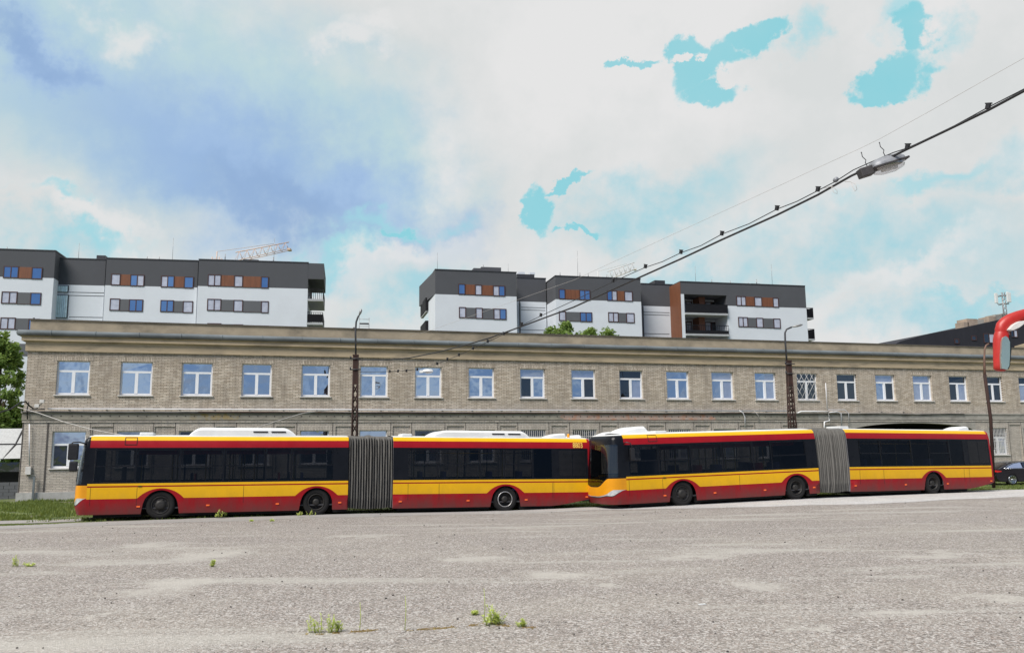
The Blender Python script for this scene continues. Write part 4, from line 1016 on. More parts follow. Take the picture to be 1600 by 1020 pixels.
row(FL, lb, -1.0, (428.5, 446.5), [(325, 346, 'W', LI, LI), (346, 366, 'b'), (366, 380, 'w', LI), (380, 408, 'b'), (408, 420, 'w', BL)])
row(FL, lb, -1.0, (466.5, 485), [(324, 346, 'W', LI, LI), (346, 365, 'g'), (365, 380, 'w', LI), (380, 408, 'g'), (408, 420, 'w', LI)])
row(FL, lb, -1.0, (504.5, 523), [(324, 346, 'W', LI, LI), (346, 365, 'g'), (365, 380, 'w', LI), (380, 408, 'g'), (408, 420, 'w', LI)])
# stair glazing
for (y0, y1) in ((447, 456), (461.5, 496)):
    xa, xb = 89, 106.5; a, b = FL.sx(xa, y0, .4), FL.sx(xb, y0, .4); zt, zb = FL.hz(98, y0, .4), FL.hz(98, y1, .4)
    mb = MB(); mb.box(a-.08, b+.08, .3, .39, zb-.08, zt+.08, 'dsteel'); o = mb.build('stair_window', lb)
    mb = MB()
    for i in range(6): u = a+(b-a)*i/6; mb.face([(u+.012, .29, zb), (u+(b-a)/6-.012, .29, zb), (u+(b-a)/6-.012, .29, zt), (u+.012, .29, zt)], CY)
    mb.build('pane', o)
box_px(FL, 'cladding_strip', lb, 84.6, 88.5, 445.5, 520, .35, .04, 'grey')
for y in (456.5, 461.5, 495): box_px(FL, 'render_joint', lb, 108, 162.5, y, y+.9, .38, .015, 'grey_p')
# overhanging roof box and balconies on the right end
a = FL.sx(481, 430, -1); b = FL.sx(506, 430, -1); mb = MB()
mb.box(a, b, -1.0, 8, FL.hz(490, 436, -1), ht, 'grey'); mb.build('roof_overhang', lb)
for (yt, yb) in ((450.5, 467), (487.5, 504), (525, 542)):
    zt, zb = FL.hz(490, yt, -1), FL.hz(490, yb, -1)
    mb = MB(); mb.box(a+.01, b, -1.0, 6, zb-.25, zb, 'slab'); o = mb.build('balcony', lb)
    mb = MB(); mb.box(b-.04, b-.01, -.98, 6, zb, zt, 'rail')
    for k in range(9): u = a+.1+(b-a-.15)*k/8; mb.box(u-.03, u+.03, -.98, -.95, zb, zt, 'rail')
    mb.box(a+.01, b, -.98, -.94, zt-.06, zt, 'rail')
    if yt > 480: mb.box(a+.02, b-.02, -.94, -.92, zb+.05, zt-.25, 'rail')
    mb.build('railing', o)
box_px(FL, 'roof_vent', lb, 151, 165, 399, 407, 2, 3, 'dsteel'); box_px(FL, 'roof_vent', lb, 380, 404, 405.5, 414, 1, 2, 'dsteel')
mb = MB(); a = FL.sx(320, 405, 0); mb.lathe([(.75, 0), (.7, .3), (.45, .55), (0, .65)], 'dsteel', c=(a, 1, ht-.1), axis='Z', n=16); mb.build('roof_vent', lb)
for px, y0, y1 in ((11, 386, 393), (230, 401, 408), (249, 401.5, 408), (352, 397, 406), (427, 402, 412), (90, 402, 407)): rod(FL, lb, px, y0, y1, 2)
for px, y0, y1 in ((124, 380, 406), (271, 372, 408), (429, 372, 411)): rod(FL, lb, px, y0, y1, 2, .02, 'lightning_rod')
# -- right block
d0 = at_depth(960, 470, 106); TH2 = math.atan(.232)
FR = Frame((d0.x, d0.y), TH2); rb = empty('apartment_block', (d0.x, d0.y, 0), TH2, 'white and grey apartment block right of centre with a recessed loggia and brown side wall', 'building', 'modern white and grey apartment blocks')
s0, s1, ht, hg = ap_wall(FR, rb, 680, 807, 424, -1.5, 461.5, 6)
# canted left end of the block
def cant(x0, y0, sx1, t1, z0, z1, m, name):
    mb = MB(); mb.face([(x0, y0, z0), (sx1, t1, z0), (sx1, t1, z1), (x0, y0, z1)], m); mb.face([(x0, y0, z1), (sx1, t1, z1), (sx1+.5, t1+6, z1), (x0, y0+8, z1)], m); mb.build(name, rb)
xl = FR.sx(669.5, 500, 3.5)
cant(xl, 3.5, s0, -1.5, 0, hg, 'white', 'wall'); 
xg = FR.sx(655, 450, 9.0)
mb = MB(); mb.face([(xg, 9.0, hg+.3), (s0, -1.5, hg), (s0, -1.5, ht), (xg, 9.0, ht)], 'grey'); mb.face([(xg, 9.0, hg+.3), (s0, -1.5, hg), (s0+2, 9, hg+.3)], 'grey'); mb.face([(xg, 9.0, ht), (s0, -1.5, ht), (s0+2, 9, ht)], 'grey'); mb.build('top_storey_wall', rb)
for z1_ in (FR.hz(662, 468, 6), FR.hz(662, 503, 6)):
    mb = MB(); mb.box(xg+.2, xl, 3.6, 8.8, z1_-2.0, z1_-1.8, 'slab'); o = mb.build('balcony', rb)
    mb = MB(); mb.prism([(xg+.2, z1_-1.8), (xl, z1_-1.8), (xl, z1_-.2), (xg+.2, z1_-.2)], 3.5, 3.6, 'rail'); mb.box(xg+.15, xg+.2, 3.5, 8.8, z1_-1.8, z1_-.2, 'rail'); mb.build('railing', o)
row(FR, rb, -1.5, (443.5, 460), [(716, 727, 'w', BL), (727, 742, 'b'), (742, 753, 'w', LI), (753, 770, 'b'), (770, 789, 'W', LI, BL)])
row(FR, rb, -1.5, (479.5, 496.5), [(717, 728, 'w', LI), (728, 743, 'g'), (743, 754, 'w', LI), (754, 771, 'g'), (771, 791, 'W', LI, BL)])
ap_wall(FR, rb, 808, 853, 435, 3.0, 471.5, 9); box_px(FR, 'downpipe', rb, 811.5, 813, 471, 530, 2.8, .15, 'dsteel')
s0, s1, ht, hg = ap_wall(FR, rb, 868, 1001, 434, -1.0, 469.5, 10)
xq = FR.sx(855, 450, 2.9)
mb = MB(); mb.face([(xq, 2.99, 0), (s0, -1.0, 0), (s0, -1.0, hg), (xq, 2.99, hg)], 'white'); mb.build('wall', rb)
mb = MB(); mb.face([(xq, 2.99, hg), (s0, -1.0, hg), (s0, -1.0, ht), (xq, 2.99, ht)], 'grey'); mb.face([(xq, 2.99, ht), (s0, -1, ht), (s0, 2.99, ht)], 'grey'); mb.build('top_storey_wall', rb)
row(FR, rb, -1.0, (451.5, 467), [(873, 883, 'w', BL), (883, 905, 'b'), (905, 922, 'W', BL, BL)]); row(FR, rb, -1.0, (453.5, 469.5), [(948, 964, 'W', BL, LI), (964, 975, 'b'), (975, 988, 'w', LI)])
row(FR, rb, -1.0, (486, 501), [(873, 884, 'w', LI), (884, 906, 'g'), (906, 925, 'W', BL, BL)]); row(FR, rb, -1.0, (487.5, 503), [(950, 966, 'W', LI, LI), (966, 978, 'g'), (978, 991, 'w', LI)])
ap_wall(FR, rb, 1002, 1051, 444.5, 1.7, 478.5, 9); box_px(FR, 'downpipe', rb, 1004, 1005.3, 478, 530, 1.5, .15, 'dsteel')
for y in (487.5, 491.5, 521): box_px(FR, 'render_joint', rb, 1006, 1046, y, y+.8, 1.68, .015, 'grey_p')
for y in (480, 484, 515): box_px(FR, 'render_joint', rb, 814, 852, y, y+.8, 2.98, .015, 'grey_p')
# loggia bay
t = -1.6; sa, sb_, sc2, sd_ = FR.sx(1063, 450, t), FR.sx(1069.5, 480, t), FR.sx(1136, 480, t), FR.sx(1258, 450, t)
ht = FR.hz(1160, 444, t); hg = FR.hz(1197, 479.5, t); hl = FR.hz(1100, 460.5, t)
mb = MB(); mb.box(sc2, sd_, t, t+12, 0, hg, 'white'); mb.box(sa, sb_, t, t+3.5, 0, hl, 'white'); mb.box(sa, sc2, t+3.5, t+12, 0, hl, 'white'); mb.build('wall', rb)
mb = MB(); mb.box(sc2, sd_, t, t+12, hg, ht, 'grey'); mb.box(sa, sc2, t, t+12, hl, ht, 'grey'); mb.build('top_storey_wall', rb)
mb = MB(); mb.box(sa, sd_, t-.05, t+12, ht, ht+.12, 'dsteel'); mb.build('roof_edge', rb)
xw = FR.sx(1047, 480, 2.4); mb = MB(); mb.box(sa-.04, sa-.003, t-.02, t+3.3, 0, ht+.01, 'brown'); mb.build('brown_side_wall', rb)
for i, (yf, yr) in enumerate(((489.5, 476), (522, 508.5), (555, 541))):
    zf, zr = FR.hz(1100, yf, t), FR.hz(1100, yr, t)
    mb = MB(); mb.box(sb_+.01, sc2-.01, t-.3, t+3.49, zf-.25, zf, 'slab'); o = mb.build('balcony', rb)
    mb = MB(); mb.box(sb_+.05, sc2-.05, t-.3, t-.26, zf+.02, zr if i == 0 else zf+.45, 'rail'); mb.box(sb_+.05, sc2-.05, t-.3, t-.25, zr-.05, zr+.02, 'rail')
    for k in range(24): u = sb_+.1+(sc2-sb_-.2)*k/23; mb.box(u-.02, u+.02, t-.29, t-.27, zf, zr, 'rail')
    mb.build('railing', o)
    for (p0, p1, k) in ((1071, 1081, 0), (1101, 1111, 0), (1111, 1119, 1)):
        a, b = FR.sx(p0, yr, t+3.5), FR.sx(p1, yr, t+3.5); zt = zf+2.15
        mb = MB(); mb.box(a, b, t+3.42, t+3.49, zf+.02, zt, 'wframe'); o = mb.build('balcony_door', rb)
        mb = MB(); mb.face([(a+.12, t+3.41, zf+.2), (b-.12, t+3.41, zf+.2), (b-.12, t+3.41, zt-.12), (a+.12, t+3.41, zt-.12)], LI if k == 0 else 'g_dark'); mb.build('pane', o)
    a, b = FR.sx(1090, yr, t+2), FR.sx(1099, yr, t+2); mb = MB(); mb.box(a, b, t+1.5, t+3.4, zf+.02, zf+2.5, 'brown'); mb.build('balcony_divider', rb)
row(FR, rb, t, (462.5, 477.5), [(1150, 1165, 'W', LI, LI), (1165, 1178, 'b'), (1178, 1190, 'w', LI), (1190, 1207, 'b'), (1207, 1216, 'w', LI)])
row(FR, rb, t, (495, 510.5), [(1153, 1168, 'W', LI, LI), (1168, 1181, 'g'), (1181, 1192, 'w', LI), (1192, 1208, 'g'), (1208, 1219, 'w', LI)])
a = sd_
for (yt, yb) in ((480.5, 496), (513.5, 529)):
    zt, zb = FR.hz(1266, yt, t), FR.hz(1266, yb, t); b = a+1.05
    mb = MB(); mb.box(a+.01, b, t+.1, 4, zb-.2, zb, 'slab'); o = mb.build('balcony', rb)
    mb = MB(); mb.box(b-.04, b-.01, t+.1, 4, zb, zt, 'rail'); mb.box(a+.01, b, t+.1, t+.14, zt-.05, zt, 'rail'); mb.box(a+.2, b-.1, t+.5, t+1.0, zb, zt-.1, 'rail')
    for k in range(6): u = a+.1+(b-a-.15)*k/5; mb.box(u-.025, u+.025, t+.1, t+.13, zb, zt, 'rail')
    mb.build('railing', o)
box_px(FR, 'roof_access', rb, 740, 783, 419.5, 429, 1, 3, 'grey'); box_px(FR, 'roof_access', rb, 752, 783, 417.5, 429, 2, 3, 'grey')
box_px(FR, 'roof_vent', rb, 808, 835, 428.5, 438, 5, 3, 'dsteel'); box_px(FR, 'roof_vent', rb, 810, 820, 425, 428.6, 5.2, 2, 'white'); box_px(FR, 'roof_vent', rb, 828, 836, 425.5, 428.6, 5.2, 2, 'white')
box_px(FR, 'roof_vent', rb, 1023, 1039, 438, 447, 4, 2, 'dsteel'); box_px(FR, 'roof_vent', rb, 1174, 1188, 443, 450, 2, 2, 'dsteel')
for px, y0, y1 in ((875, 425.5, 432), (906, 426, 433), (919, 427, 434), (948, 429, 436), (1112, 437, 444), (1141, 439, 446), (1169, 442, 447), (1182, 436.5, 446), (755, 414, 420)): rod(FR, rb, px, y0, y1, 1.5)
for px, y0, y1 in ((683.5, 395, 422), (794, 412, 428), (902, 392, 433), (1086, 416, 442), (1205, 413, 446)): rod(FR, rb, px, y0, y1, 1.5, .02, 'lightning_rod')
# -- dark building with a sloping roofline at the far right
d0 = at_depth(1500, 520, 118); FD = Frame((d0.x, d0.y), .25)
db = empty('dark_clad_building', (d0.x, d0.y, 0), .25, 'dark metal-clad building with a sloping roofline and chimneys at the far right', 'building')
pts = [FD.inv(*p) for p in ((1400, 537), (1406, 533.5), (1450, 521.5), (1505, 512), (1560, 500), (1620, 487), (1700, 470), (1700, 560))]
zlow = min(p[1] for p in pts)
mb = MB(); mb.prism([(pts[0][0], 0)]+pts[:-1]+[(pts[-1][0], 0)], 0, 12, 'droof'); mb.build('wall', db)
mb = MB(); k0, k1 = FD.inv(1585, 541), FD.inv(1660, 520); mb.prism([(k0[0], 0), (k0[0], k0[1]), (k1[0], k1[1]), (k1[0], 0)], -.3, -.01, 'cornice'); mb.build('low_wall', db)
for (xa, xb, y0, y1) in ((1491, 1498, 529.5, 537), (1517.5, 1525, 524.5, 532), (1536, 1553, 521, 536), (1578, 1589, 515, 527)):
    ap_window(FD, db, xa, xb, y0, y1, 0, 2 if xb-xa > 9 else 1, ['g_dark', 'ap_lil'] if xb-xa > 9 else ['g_dark'])
for (xa, xb, y0, y1) in ((1506, 1514, 503, 516), (1511, 1527, 498, 514), (1527.3, 1537, 499, 513), (1545, 1556, 494.5, 505), (1555.3, 1570, 491.5, 502), (1565, 1573, 490, 500)):
    box_px(FD, 'chimney', db, xa, xb, y0, y1+6, 2, 2.0 if xb-xa > 9 else 1.7, 'chim_lit' if xa < 1527 or xa == 1545 else 'conc')  # light painted in: lit left faces beige, shaded right faces concrete grey
# cell mast
pb = at_depth(1571, 503, 120); fm = Frame((pb.x, pb.y), .2)
cm_ = empty('cell_antenna_mast', (pb.x, pb.y, pb.z-1.5), .2, 'steel antenna mast with pale panel antennas on the dark building roof', 'antenna mast')
zt = fm.hz(1571, 457)-pb.z+1.5; zz = lambda y: fm.hz(1571, y)-pb.z+1.5; xx = lambda x: fm.sx(x, 480)
mb = MB()
for dx, dy in ((-.28, -.2), (.28, -.2), (0, .3)): mb.tube([(dx, dy, 0), (dx*.6, dy*.6, zt)], .06, 'steel', 5)
for k in range(9): z = zt*k/9; mb.tube([(-.28, -.2, z), (.25, -.2, z+zt/9)], .035, 'steel', 4); mb.tube([(.28, -.2, z), (0, .3, z+zt/9)], .035, 'steel', 4)
mb.build('mast', cm_)
mb = MB()
for z in (zz(475), zz(462)): mb.tube([(xx(1559), 0, z), (xx(1577), 0, z)], .06, 'steel', 5); mb.tube([(0, -1.0, z), (0, 1.0, z)], .06, 'steel', 5)
mb.build('antenna_frame', cm_)
for (x0, x1, y0, y1, yy) in ((1555.5, 1559.5, 458.5, 474, 0), (1567, 1572.5, 459, 474, -.9), (1574.5, 1577.5, 456, 471, 0)):
    mb = MB(); mb.box(xx(x0), xx(x1), yy-.15, yy+.1, zz(y1), zz(y0), 'bwhite', .04); mb.build('panel_antenna', cm_)

# ================================================================== CRANES
def crane(label, ptA, ptB, depth, h, mats):
    A, B = at_depth(*ptA, depth), at_depth(*ptB, depth); root = empty('tower_crane', (A.x, A.y, 0), 0, label, 'crane', 'tower cranes behind the apartment blocks'); A2, B2 = A-root.location, B-root.location
    d = (B2-A2); n = max(6, int(d.length/1.6)); up = Vector((0, 0, h)); bk = Vector((0, 1.4, 0)); mb = MB()
    for o in (Vector((0, 0, 0)), bk): mb.tube([A2+o, B2+o], .09, mats, 4)
    mb.tube([A2+up+bk/2, B2+up*.8+bk/2], .11, mats, 4)
    for i in range(n):
        p = A2+d*(i/n); q = A2+d*((i+.5)/n)+up*(1-.2*i/n)+bk/2; r = A2+d*((i+1)/n)
        for o in (Vector((0, 0, 0)), bk): mb.tube([p+o, q], .05, mats, 3); mb.tube([q, r+o], .05, mats, 3)
    mb.box(B2.x-.2, B2.x+.5, B2.y-.1, B2.y+1.5, B2.z-.25, B2.z+.2, mats); mb.build('jib', root)
    mb = MB(); base = A2-d*.35
    for dx, dy in ((-.8, 0), (.8, 0), (-.8, 1.6), (.8, 1.6)): mb.tube([(base.x+dx, base.y+dy, 0), (base.x+dx, base.y+dy, base.z+2)], .12, mats, 4)
    for k in range(int(base.z/2.5)): z = k*2.5; mb.tube([(base.x-.8, base.y, z), (base.x+.8, base.y, z+2.5)], .06, mats, 3)
    mb.tube([(base.x, base.y+.7, base.z), A2], .14, mats, 4); mb.build('tower', root)
    mb = MB(); mb.tube([base+Vector((0, .7, h+1.2)), A2+d*.72+up+bk/2], .05, mats, 3); mb.tube([base+Vector((0, .7, 0)), base+Vector((0, .7, h+1.2))], .12, mats, 4); mb.build('tie_cable', root)
crane('orange lattice crane jib rising above the left apartment block roof', (366, 408), (450, 389), 190, 2.2, 'crane')
crane('pale lattice crane jib beside the overhead cable above the right block', (950, 437), (992, 420), 230, 2.4, 'crane_w')

# ================================================================== POLES, CABLES, LAMPS
def lattice_mast(px, ytop, ybase_w, depth, label, head, group='rusted lattice lamp masts'):
    tp = at_depth(px, ytop, depth); root = empty('lattice_mast', (tp.x, tp.y, G(tp.x, tp.y)), .1, label, 'lamp post', group)
    H = tp.z; mb = MB(); wt, wb_ = .085, ybase_w
    def leg(sx, sy): return [(sx*wb_, sy*wb_, 0), (sx*wt, sy*wt, H)]
    for sx in (-1, 1):
        for sy in (-1, 1): mb.tube(leg(sx, sy), .038, 'rust', 4)
    n = 15
    for k in range(n):
        z0, z1 = H*k/n, H*(k+1)/n; f = lambda z: wb_+(wt-wb_)*z/H; a, b = f(z0), f(z1)
        for sy in (-1, 1): mb.tube([(-a, sy*a, z0), (b, sy*b, z1)], .02, 'rust', 4); mb.tube([(a, sy*a, z0), (-b, sy*b, z1)], .02, 'rust', 4)
        for sx in (-1, 1): mb.tube([(sx*a, -a, z0), (sx*b, b, z1)], .02, 'rust', 4)
    mb.box(-.13, .13, -.13, .13, H-.03, H+.03, 'rust'); mb.box(-.115, .115, -.115, .115, H*.8, H, 'rust'); mb.build('lattice', root)
    mb = MB()
    for k in (.9, .975): mb = MB(); mb.tube([(-.24, -.15, H*k), (.24, -.15, H*k)], .025, 'dsteel', 5); mb.tube([(-.22, -.15, H*k), (-.22, -.15, H*k+.12)], .035, 'dsteel', 6); mb.build('bracket', root)
    L = [at_depth(*p, depth)-root.location for p in head]
    R = Matrix.Rotation(-.1, 4, 'Z'); L = [R @ p for p in L]
    mb = MB(); mb.tube(L[:-1], .045, 'dsteel', 6); mb.build('arm', root)
    a = L[-1]; b = L[-2]; d = (a-b).normalized(); u = d.cross(Vector((0, 1, 0))).normalized()
    mb = MB(); sec = [(0, .03), (.12, .07), (.3, .10), (.5, .09), (.6, .03)]
    s = NotImplemented
    rings = []
    k = mb.mi('steel'); Lh = (a-b).length
    for (q, r) in sec:
        c = b+d*(q/.6*Lh); rings.append([mb.bm.verts.new(c+u*r*.6*sin(2*pi*j/12)+Vector((0, 1, 0))*r*1.2*cos(2*pi*j/12)) for j in range(12)])
    for A_, B_ in zip(rings, rings[1:]):
        for j in range(12): f = mb.bm.faces.new((A_[j], A_[(j+1) % 12], B_[(j+1) % 12], B_[j])); f.material_index = k; f.smooth = True
    mb.bm.faces.new(rings[0]); mb.bm.faces.new(rings[-1]); mb.build('lamp_head', root)
    return root, H
m1, H1 = lattice_mast(556, 554, .13, 38, 'rusted lattice mast behind the bus joint, overhead cable tied to its top', [(556, 556), (555.5, 520), (556.5, 503), (559.5, 495), (561, 493), (565, 483)])
m2, H2 = lattice_mast(1232, 565, .19, 42, 'rusted lattice mast with a curved arm lamp behind the right bus', [(1229.5, 567), (1227, 535), (1226.5, 520), (1229, 514.5), (1237, 511), (1254, 507)])
p = at_depth(1549, 720, 44); root = empty('tubular_pole', (p.x, p.y, 0), 0, 'thin rusty tubular pole beside the rear of the right bus', 'pole')
tp = at_depth(1538.5, 585, 44)-root.location
mb = MB(); mb.tube([(0, 0, 0), (tp.x+.1, 0, tp.z*.6), (tp.x, 0, tp.z)], .085, 'rust', 10); mb.build('pole_shaft', root)
L = [at_depth(*q, 44)-root.location for q in ((1538.5, 586), (1538, 560), (1538.5, 546), (1540.5, 540), (1545, 537))]
mb = MB(); mb.tube(L, [.075, .05, .045, .045, .045], 'pipe_r', 8); mb.build('arm', root)

# vertical plane of the overhead span: from the mast towards the lower right
A = Vector((at_depth(556, 560, 38).x, 38, 0)); B = Vector((at_depth(1385, 262, 15).x, 15, 0)); dAB = (B-A).normalized(); nAB = Vector((-dAB.y, dAB.x, 0))
def on_span(px, py, off=0.0):
    r = ray(px, py); k = (A+nAB*off-EYE).dot(nAB)/r.dot(nAB); return EYE+r*k
def span(name, label, pts, r, mat, off=0.0, clips=(), group=None, n=6):
    P3 = [on_span(x, y, off) for x, y in pts]
    # extend beyond the frame along the last direction
    P3.append(P3[-1]+(P3[-1]-P3[-2]).normalized()*6)
    o0 = P3[0].copy(); root = empty(name, o0, 0, label, 'cable', group)
    mb = MB(); mb.tube([p-o0 for p in P3], r, mat, n); mb.build('wire', root)
    for (x, y) in clips:
        c = on_span(x, y, off)-o0; ang = atan2(dAB.y, dAB.x); q = .035
        mb = MB(); mb.box(-q, q, -q*.8, q*.8, -q*1.5, q*1.5, 'mblack', .008); mb.box(-q*1.6, q*1.6, -q*.5, q*.5, q*1.0, q*1.5, 'mblack'); co = mb.build('clip', root); co.location = c; co.rotation_euler = (0, .3, ang)
    return root
main = [(559, 562), (600, 562.5), (640, 559), (680, 551), (724, 540), (768, 527), (812, 511), (855, 495), (896, 480), (958, 452), (1008, 429.5), (1064, 404.5), (1128, 374.5), (1214, 336), (1278, 304.5), (1330, 275), (1375, 254), (1420, 232), (1480, 203.5), (1544, 172.5), (1600, 142.5)]
span('overhead_cable', 'thick black overhead cable running from the left mast to the upper right', main, .022, 'cable')
cl = [(609, 580), (622, 579.5), (635, 579), (652, 577), (683, 568), (699, 561), (717, 554), (739, 544), (762, 533), (787, 521), (815, 506), (845, 492), (958, 438), (1008.5, 416), (1064, 393.5), (1128, 364.5), (1214, 325), (1278, 295.5), (1418, 229), (1544, 166)]
pw = [(559, 581), (585, 581), (609, 580.5), (650, 577.5), (683, 568.5), (717, 555), (762, 534), (800, 516), (845, 493.5), (900, 468), (958, 440), (1008, 418), (1035, 409), (1064, 395), (1095, 384), (1128, 366), (1170, 350), (1214, 327), (1245, 315), (1278, 298), (1305, 284), (1333, 266), (1360, 254), (1395, 239), (1418, 231.5), (1480, 203), (1544, 168), (1600, 139.5)]
span('overhead_cable', 'thin black lamp feed cable hung with small clips', pw, .010, 'cable', .0, cl, n=5)
span('guy_wire', 'very thin grey wire stretched highest above the cables', [(640, 526), (679, 514), (807, 469), (898, 437), (987, 396), (1100, 344), (1227, 286), (1276, 263), (1340, 234), (1375, 217), (1460, 170), (1548, 120), (1600, 91)], .004, 'cable_g', .6, n=4)
for pts in ([(1298, 290), (1303, 301), (1308, 303), (1308, 298), (1300, 291), (1288, 294)], [(1330, 287), (1336, 299), (1339, 296), (1337, 288), (1328, 284), (1320, 284)]):
    P3 = [on_span(x, y, -.02) for x, y in pts]; o0 = P3[0].copy(); mb = MB(); mb.tube([q-o0 for q in P3], .005, 'cable_g', 4); o = mb.build('wire_loop', None); o.location = o0
    tag(o, 'thin grey wire loop hanging from the cable %s' % ('left of the junction box' if pts[0][0] < 1310 else 'just left of the street luminaire'), 'wire')
c = on_span(1306, 281); mb = MB(); mb.lathe([(0, -.045), (.045, -.04), (.05, 0), (.045, .04), (0, .045)], 'lhouse', axis='Y', n=16); o = mb.build('junction_box', None); o.location = c; tag(o, 'small round grey junction box on the cable left of the lamp', 'junction box')
# suspended luminaire
def luminaire(center, sc, rz, tilt, label):
    root = empty('hanging_luminaire', center, 0, label, 'street lamp', 'street lamps hung on the overhead cable'); root.rotation_euler = (0, tilt, rz); root.scale = (sc, sc, sc)
    mb = MB(); k = mb.mi('lhouse'); rings = []
    for q, w_, h_ in ((-.19, .10, .05), (-.17, .15, .10), (-.05, .17, .135), (.15, .175, .145), (.30, .16, .13), (.38, .12, .09), (.41, .05, .02)):
        rings.append([mb.bm.verts.new((q, w_*cos(pi*j/12), h_*sin(pi*j/12))) for j in range(13)])
    for a, b in zip(rings, rings[1:]):
        for j in range(12): f = mb.bm.faces.new((a[j], a[j+1], b[j+1], b[j])); f.material_index = k; f.smooth = True
    mb.bm.faces.new(rings[0]).material_index = k; mb.bm.faces.new(rings[-1]).material_index = k; mb.build('housing', root)
    mb = MB(); mb.box(-.40, -.17, -.09, .09, -.09, .06, 'ldark', .015); mb.box(-.19, .42, -.175, .175, -.03, .005, 'ldark', .01); mb.build('ballast_box', root)
    mb = MB(); k = mb.mi('lbowl'); rings = []
    for q, w_, h_ in ((-.14, .03, .02), (-.12, .12, .08), (-.0, .15, .115), (.2, .155, .12), (.34, .13, .09), (.39, .04, .02)):
        rings.append([mb.bm.verts.new((q, w_*cos(pi*j/12), -.03-h_*sin(pi*j/12))) for j in range(13)])
    for a, b in zip(rings, rings[1:]):
        for j in range(12): f = mb.bm.faces.new((a[j], a[j+1], b[j+1], b[j])); f.material_index = k; f.smooth = True
    mb.build('glass_bowl', root)
    mb = MB(); mb.tube([(-.02, 0, -.07), (.25, 0, -.08)], .035, 'bwhite', 10); mb.build('bulb', root)
    return root
c = on_span(1377, 260, -.05); lum = luminaire(c, 1.1, .0, -radians(17), 'grey street luminaire with clear bowl hanging at the upper right')
mb = MB()
for (x, s_) in ((-.22, .05), (.13, .12)): mb.tube([(x, 0, s_), (x-.01, 0, s_+.09), (x+.015, 0, s_+.13), (x-.02, 0, s_+.2), (x-.01, 0, s_+.27)], .008, 'dsteel', 4); mb.lathe([(0, -.012), (.014, 0), (0, .012)], 'dsteel', c=(x-.01, 0, s_+.275), axis='Z', n=6)
mb.build('bird_spikes', lum)
c = on_span(666, 580); l2 = luminaire(c, .62, .0, 0, 'small pale cable lamp in front of the seventh upper window')
for ch in l2.children:
    if ch.name.startswith(('housing', 'ballast')): ch.data.materials.clear(); ch.data.materials.append(M['bwhite'])

# cables reaching the left corner of the depot
def loose(name, label, pts, y, r, mat):
    P3 = [at_depth(a, b, y if not isinstance(y, list) else y[i]) for i, (a, b) in enumerate(pts)]; o0 = P3[0].copy(); mb = MB(); mb.tube([p-o0 for p in P3], r, mat, 5); o = mb.build(name, None); o.location = o0; return tag(o, label, 'cable')
loose('service_cable', 'thick black cable reaching the depot corner from the left', [(-30, 655), (0, 644), (18, 638), (30, 630), (40, 627), (46, 634), (52, 638)], [36, 37, 38, 38.5, 39.2, 39.4, 39.6], .035, 'cable')
loose('service_cable', 'pale slack wire sagging from the depot corner down behind the left bus', [(28, 636), (60, 645), (100, 659), (140, 670), (175, 677), (220, 684)], [39.2, 38.6, 38, 37.5, 37, 36.5], .02, 'cable_g')
loose('service_cable', 'grey wire rising from the left bus roof to the wall conduits', [(385, 676), (405, 667), (435, 657), (475, 645), (520, 640)], [40, 40.6, 41.4, 42.4, 43.6], .022, 'cable_g')

# ================================================================== RED MIRROR (near right)
Dm = 7.0
def mp_(px, py, dy=0.0): return at_depth(px, py, Dm+dy)
o0 = mp_(1563, 540); mir = empty('vehicle_mirror', o0, 0, 'red wing mirror on a curved arm at the right edge of the yard', 'mirror')
def msweep(name, pts, sq, mat):
    P3 = [mp_(x, y)-o0 for x, y, r in pts]; mb = MB(); mb.tube(P3, [r for x, y, r in pts], mat, 24)
    for v in mb.bm.verts: v.co.y *= sq
    return mb.build(name, mir, smooth=45)
msweep('arm', [(1566, 521, .054), (1565.5, 516, .056), (1567, 510, .056), (1572, 504.5, .055), (1580, 499.5, .053), (1590, 495.5, .051), (1602, 492, .050), (1625, 486, .048), (1665, 478, .048)], .8, 'mred')
msweep('mirror_housing', [(1562, 580, .012), (1562, 579.2, .036), (1562.2, 577, .050), (1562.6, 572, .052), (1563.2, 560, .057), (1564, 545, .062), (1564.7, 532, .066), (1565.3, 525, .063), (1566, 520, .058), (1566, 519, .03)], .8, 'mred')
# housing: rounded slab
def slab(name, outline, t0, t1, mat, parent, bev=.02):
    mb = MB(); P = [mp_(a, b)-o0 for a, b in outline]; poly = [(p.x, p.z) for p in P]; mb.prism(poly, t0, t1, mat)
    if bev: bmesh.ops.bevel(mb.bm, geom=list(mb.bm.edges), offset=bev, segments=3, affect='EDGES')
    return mb.build(name, parent, smooth=50)
h2 = slab('mirror_glass', [(1558.5, 535), (1560, 529), (1564, 526.5), (1568, 529), (1571, 536), (1571, 556), (1570, 572), (1567, 578), (1558.5, 577), (1557.5, 560)], -.066, -.040, 'mglass', mir, 0)
h2.rotation_euler = (.0, 0, 0)
slab('mirror_rim', [(1571.6, 524), (1575.4, 526), (1575.2, 545), (1573, 571), (1570.5, 577.5), (1571.8, 560), (1572.4, 540)], -.050, -.02, 'mblack', mir, 0)
slab('mirror_glass', [(1567.5, 517.5), (1575, 509), (1584, 504), (1594, 503), (1592, 508.5), (1585, 514), (1575, 518.5)], -.075, -.03, 'sill', mir, .004)

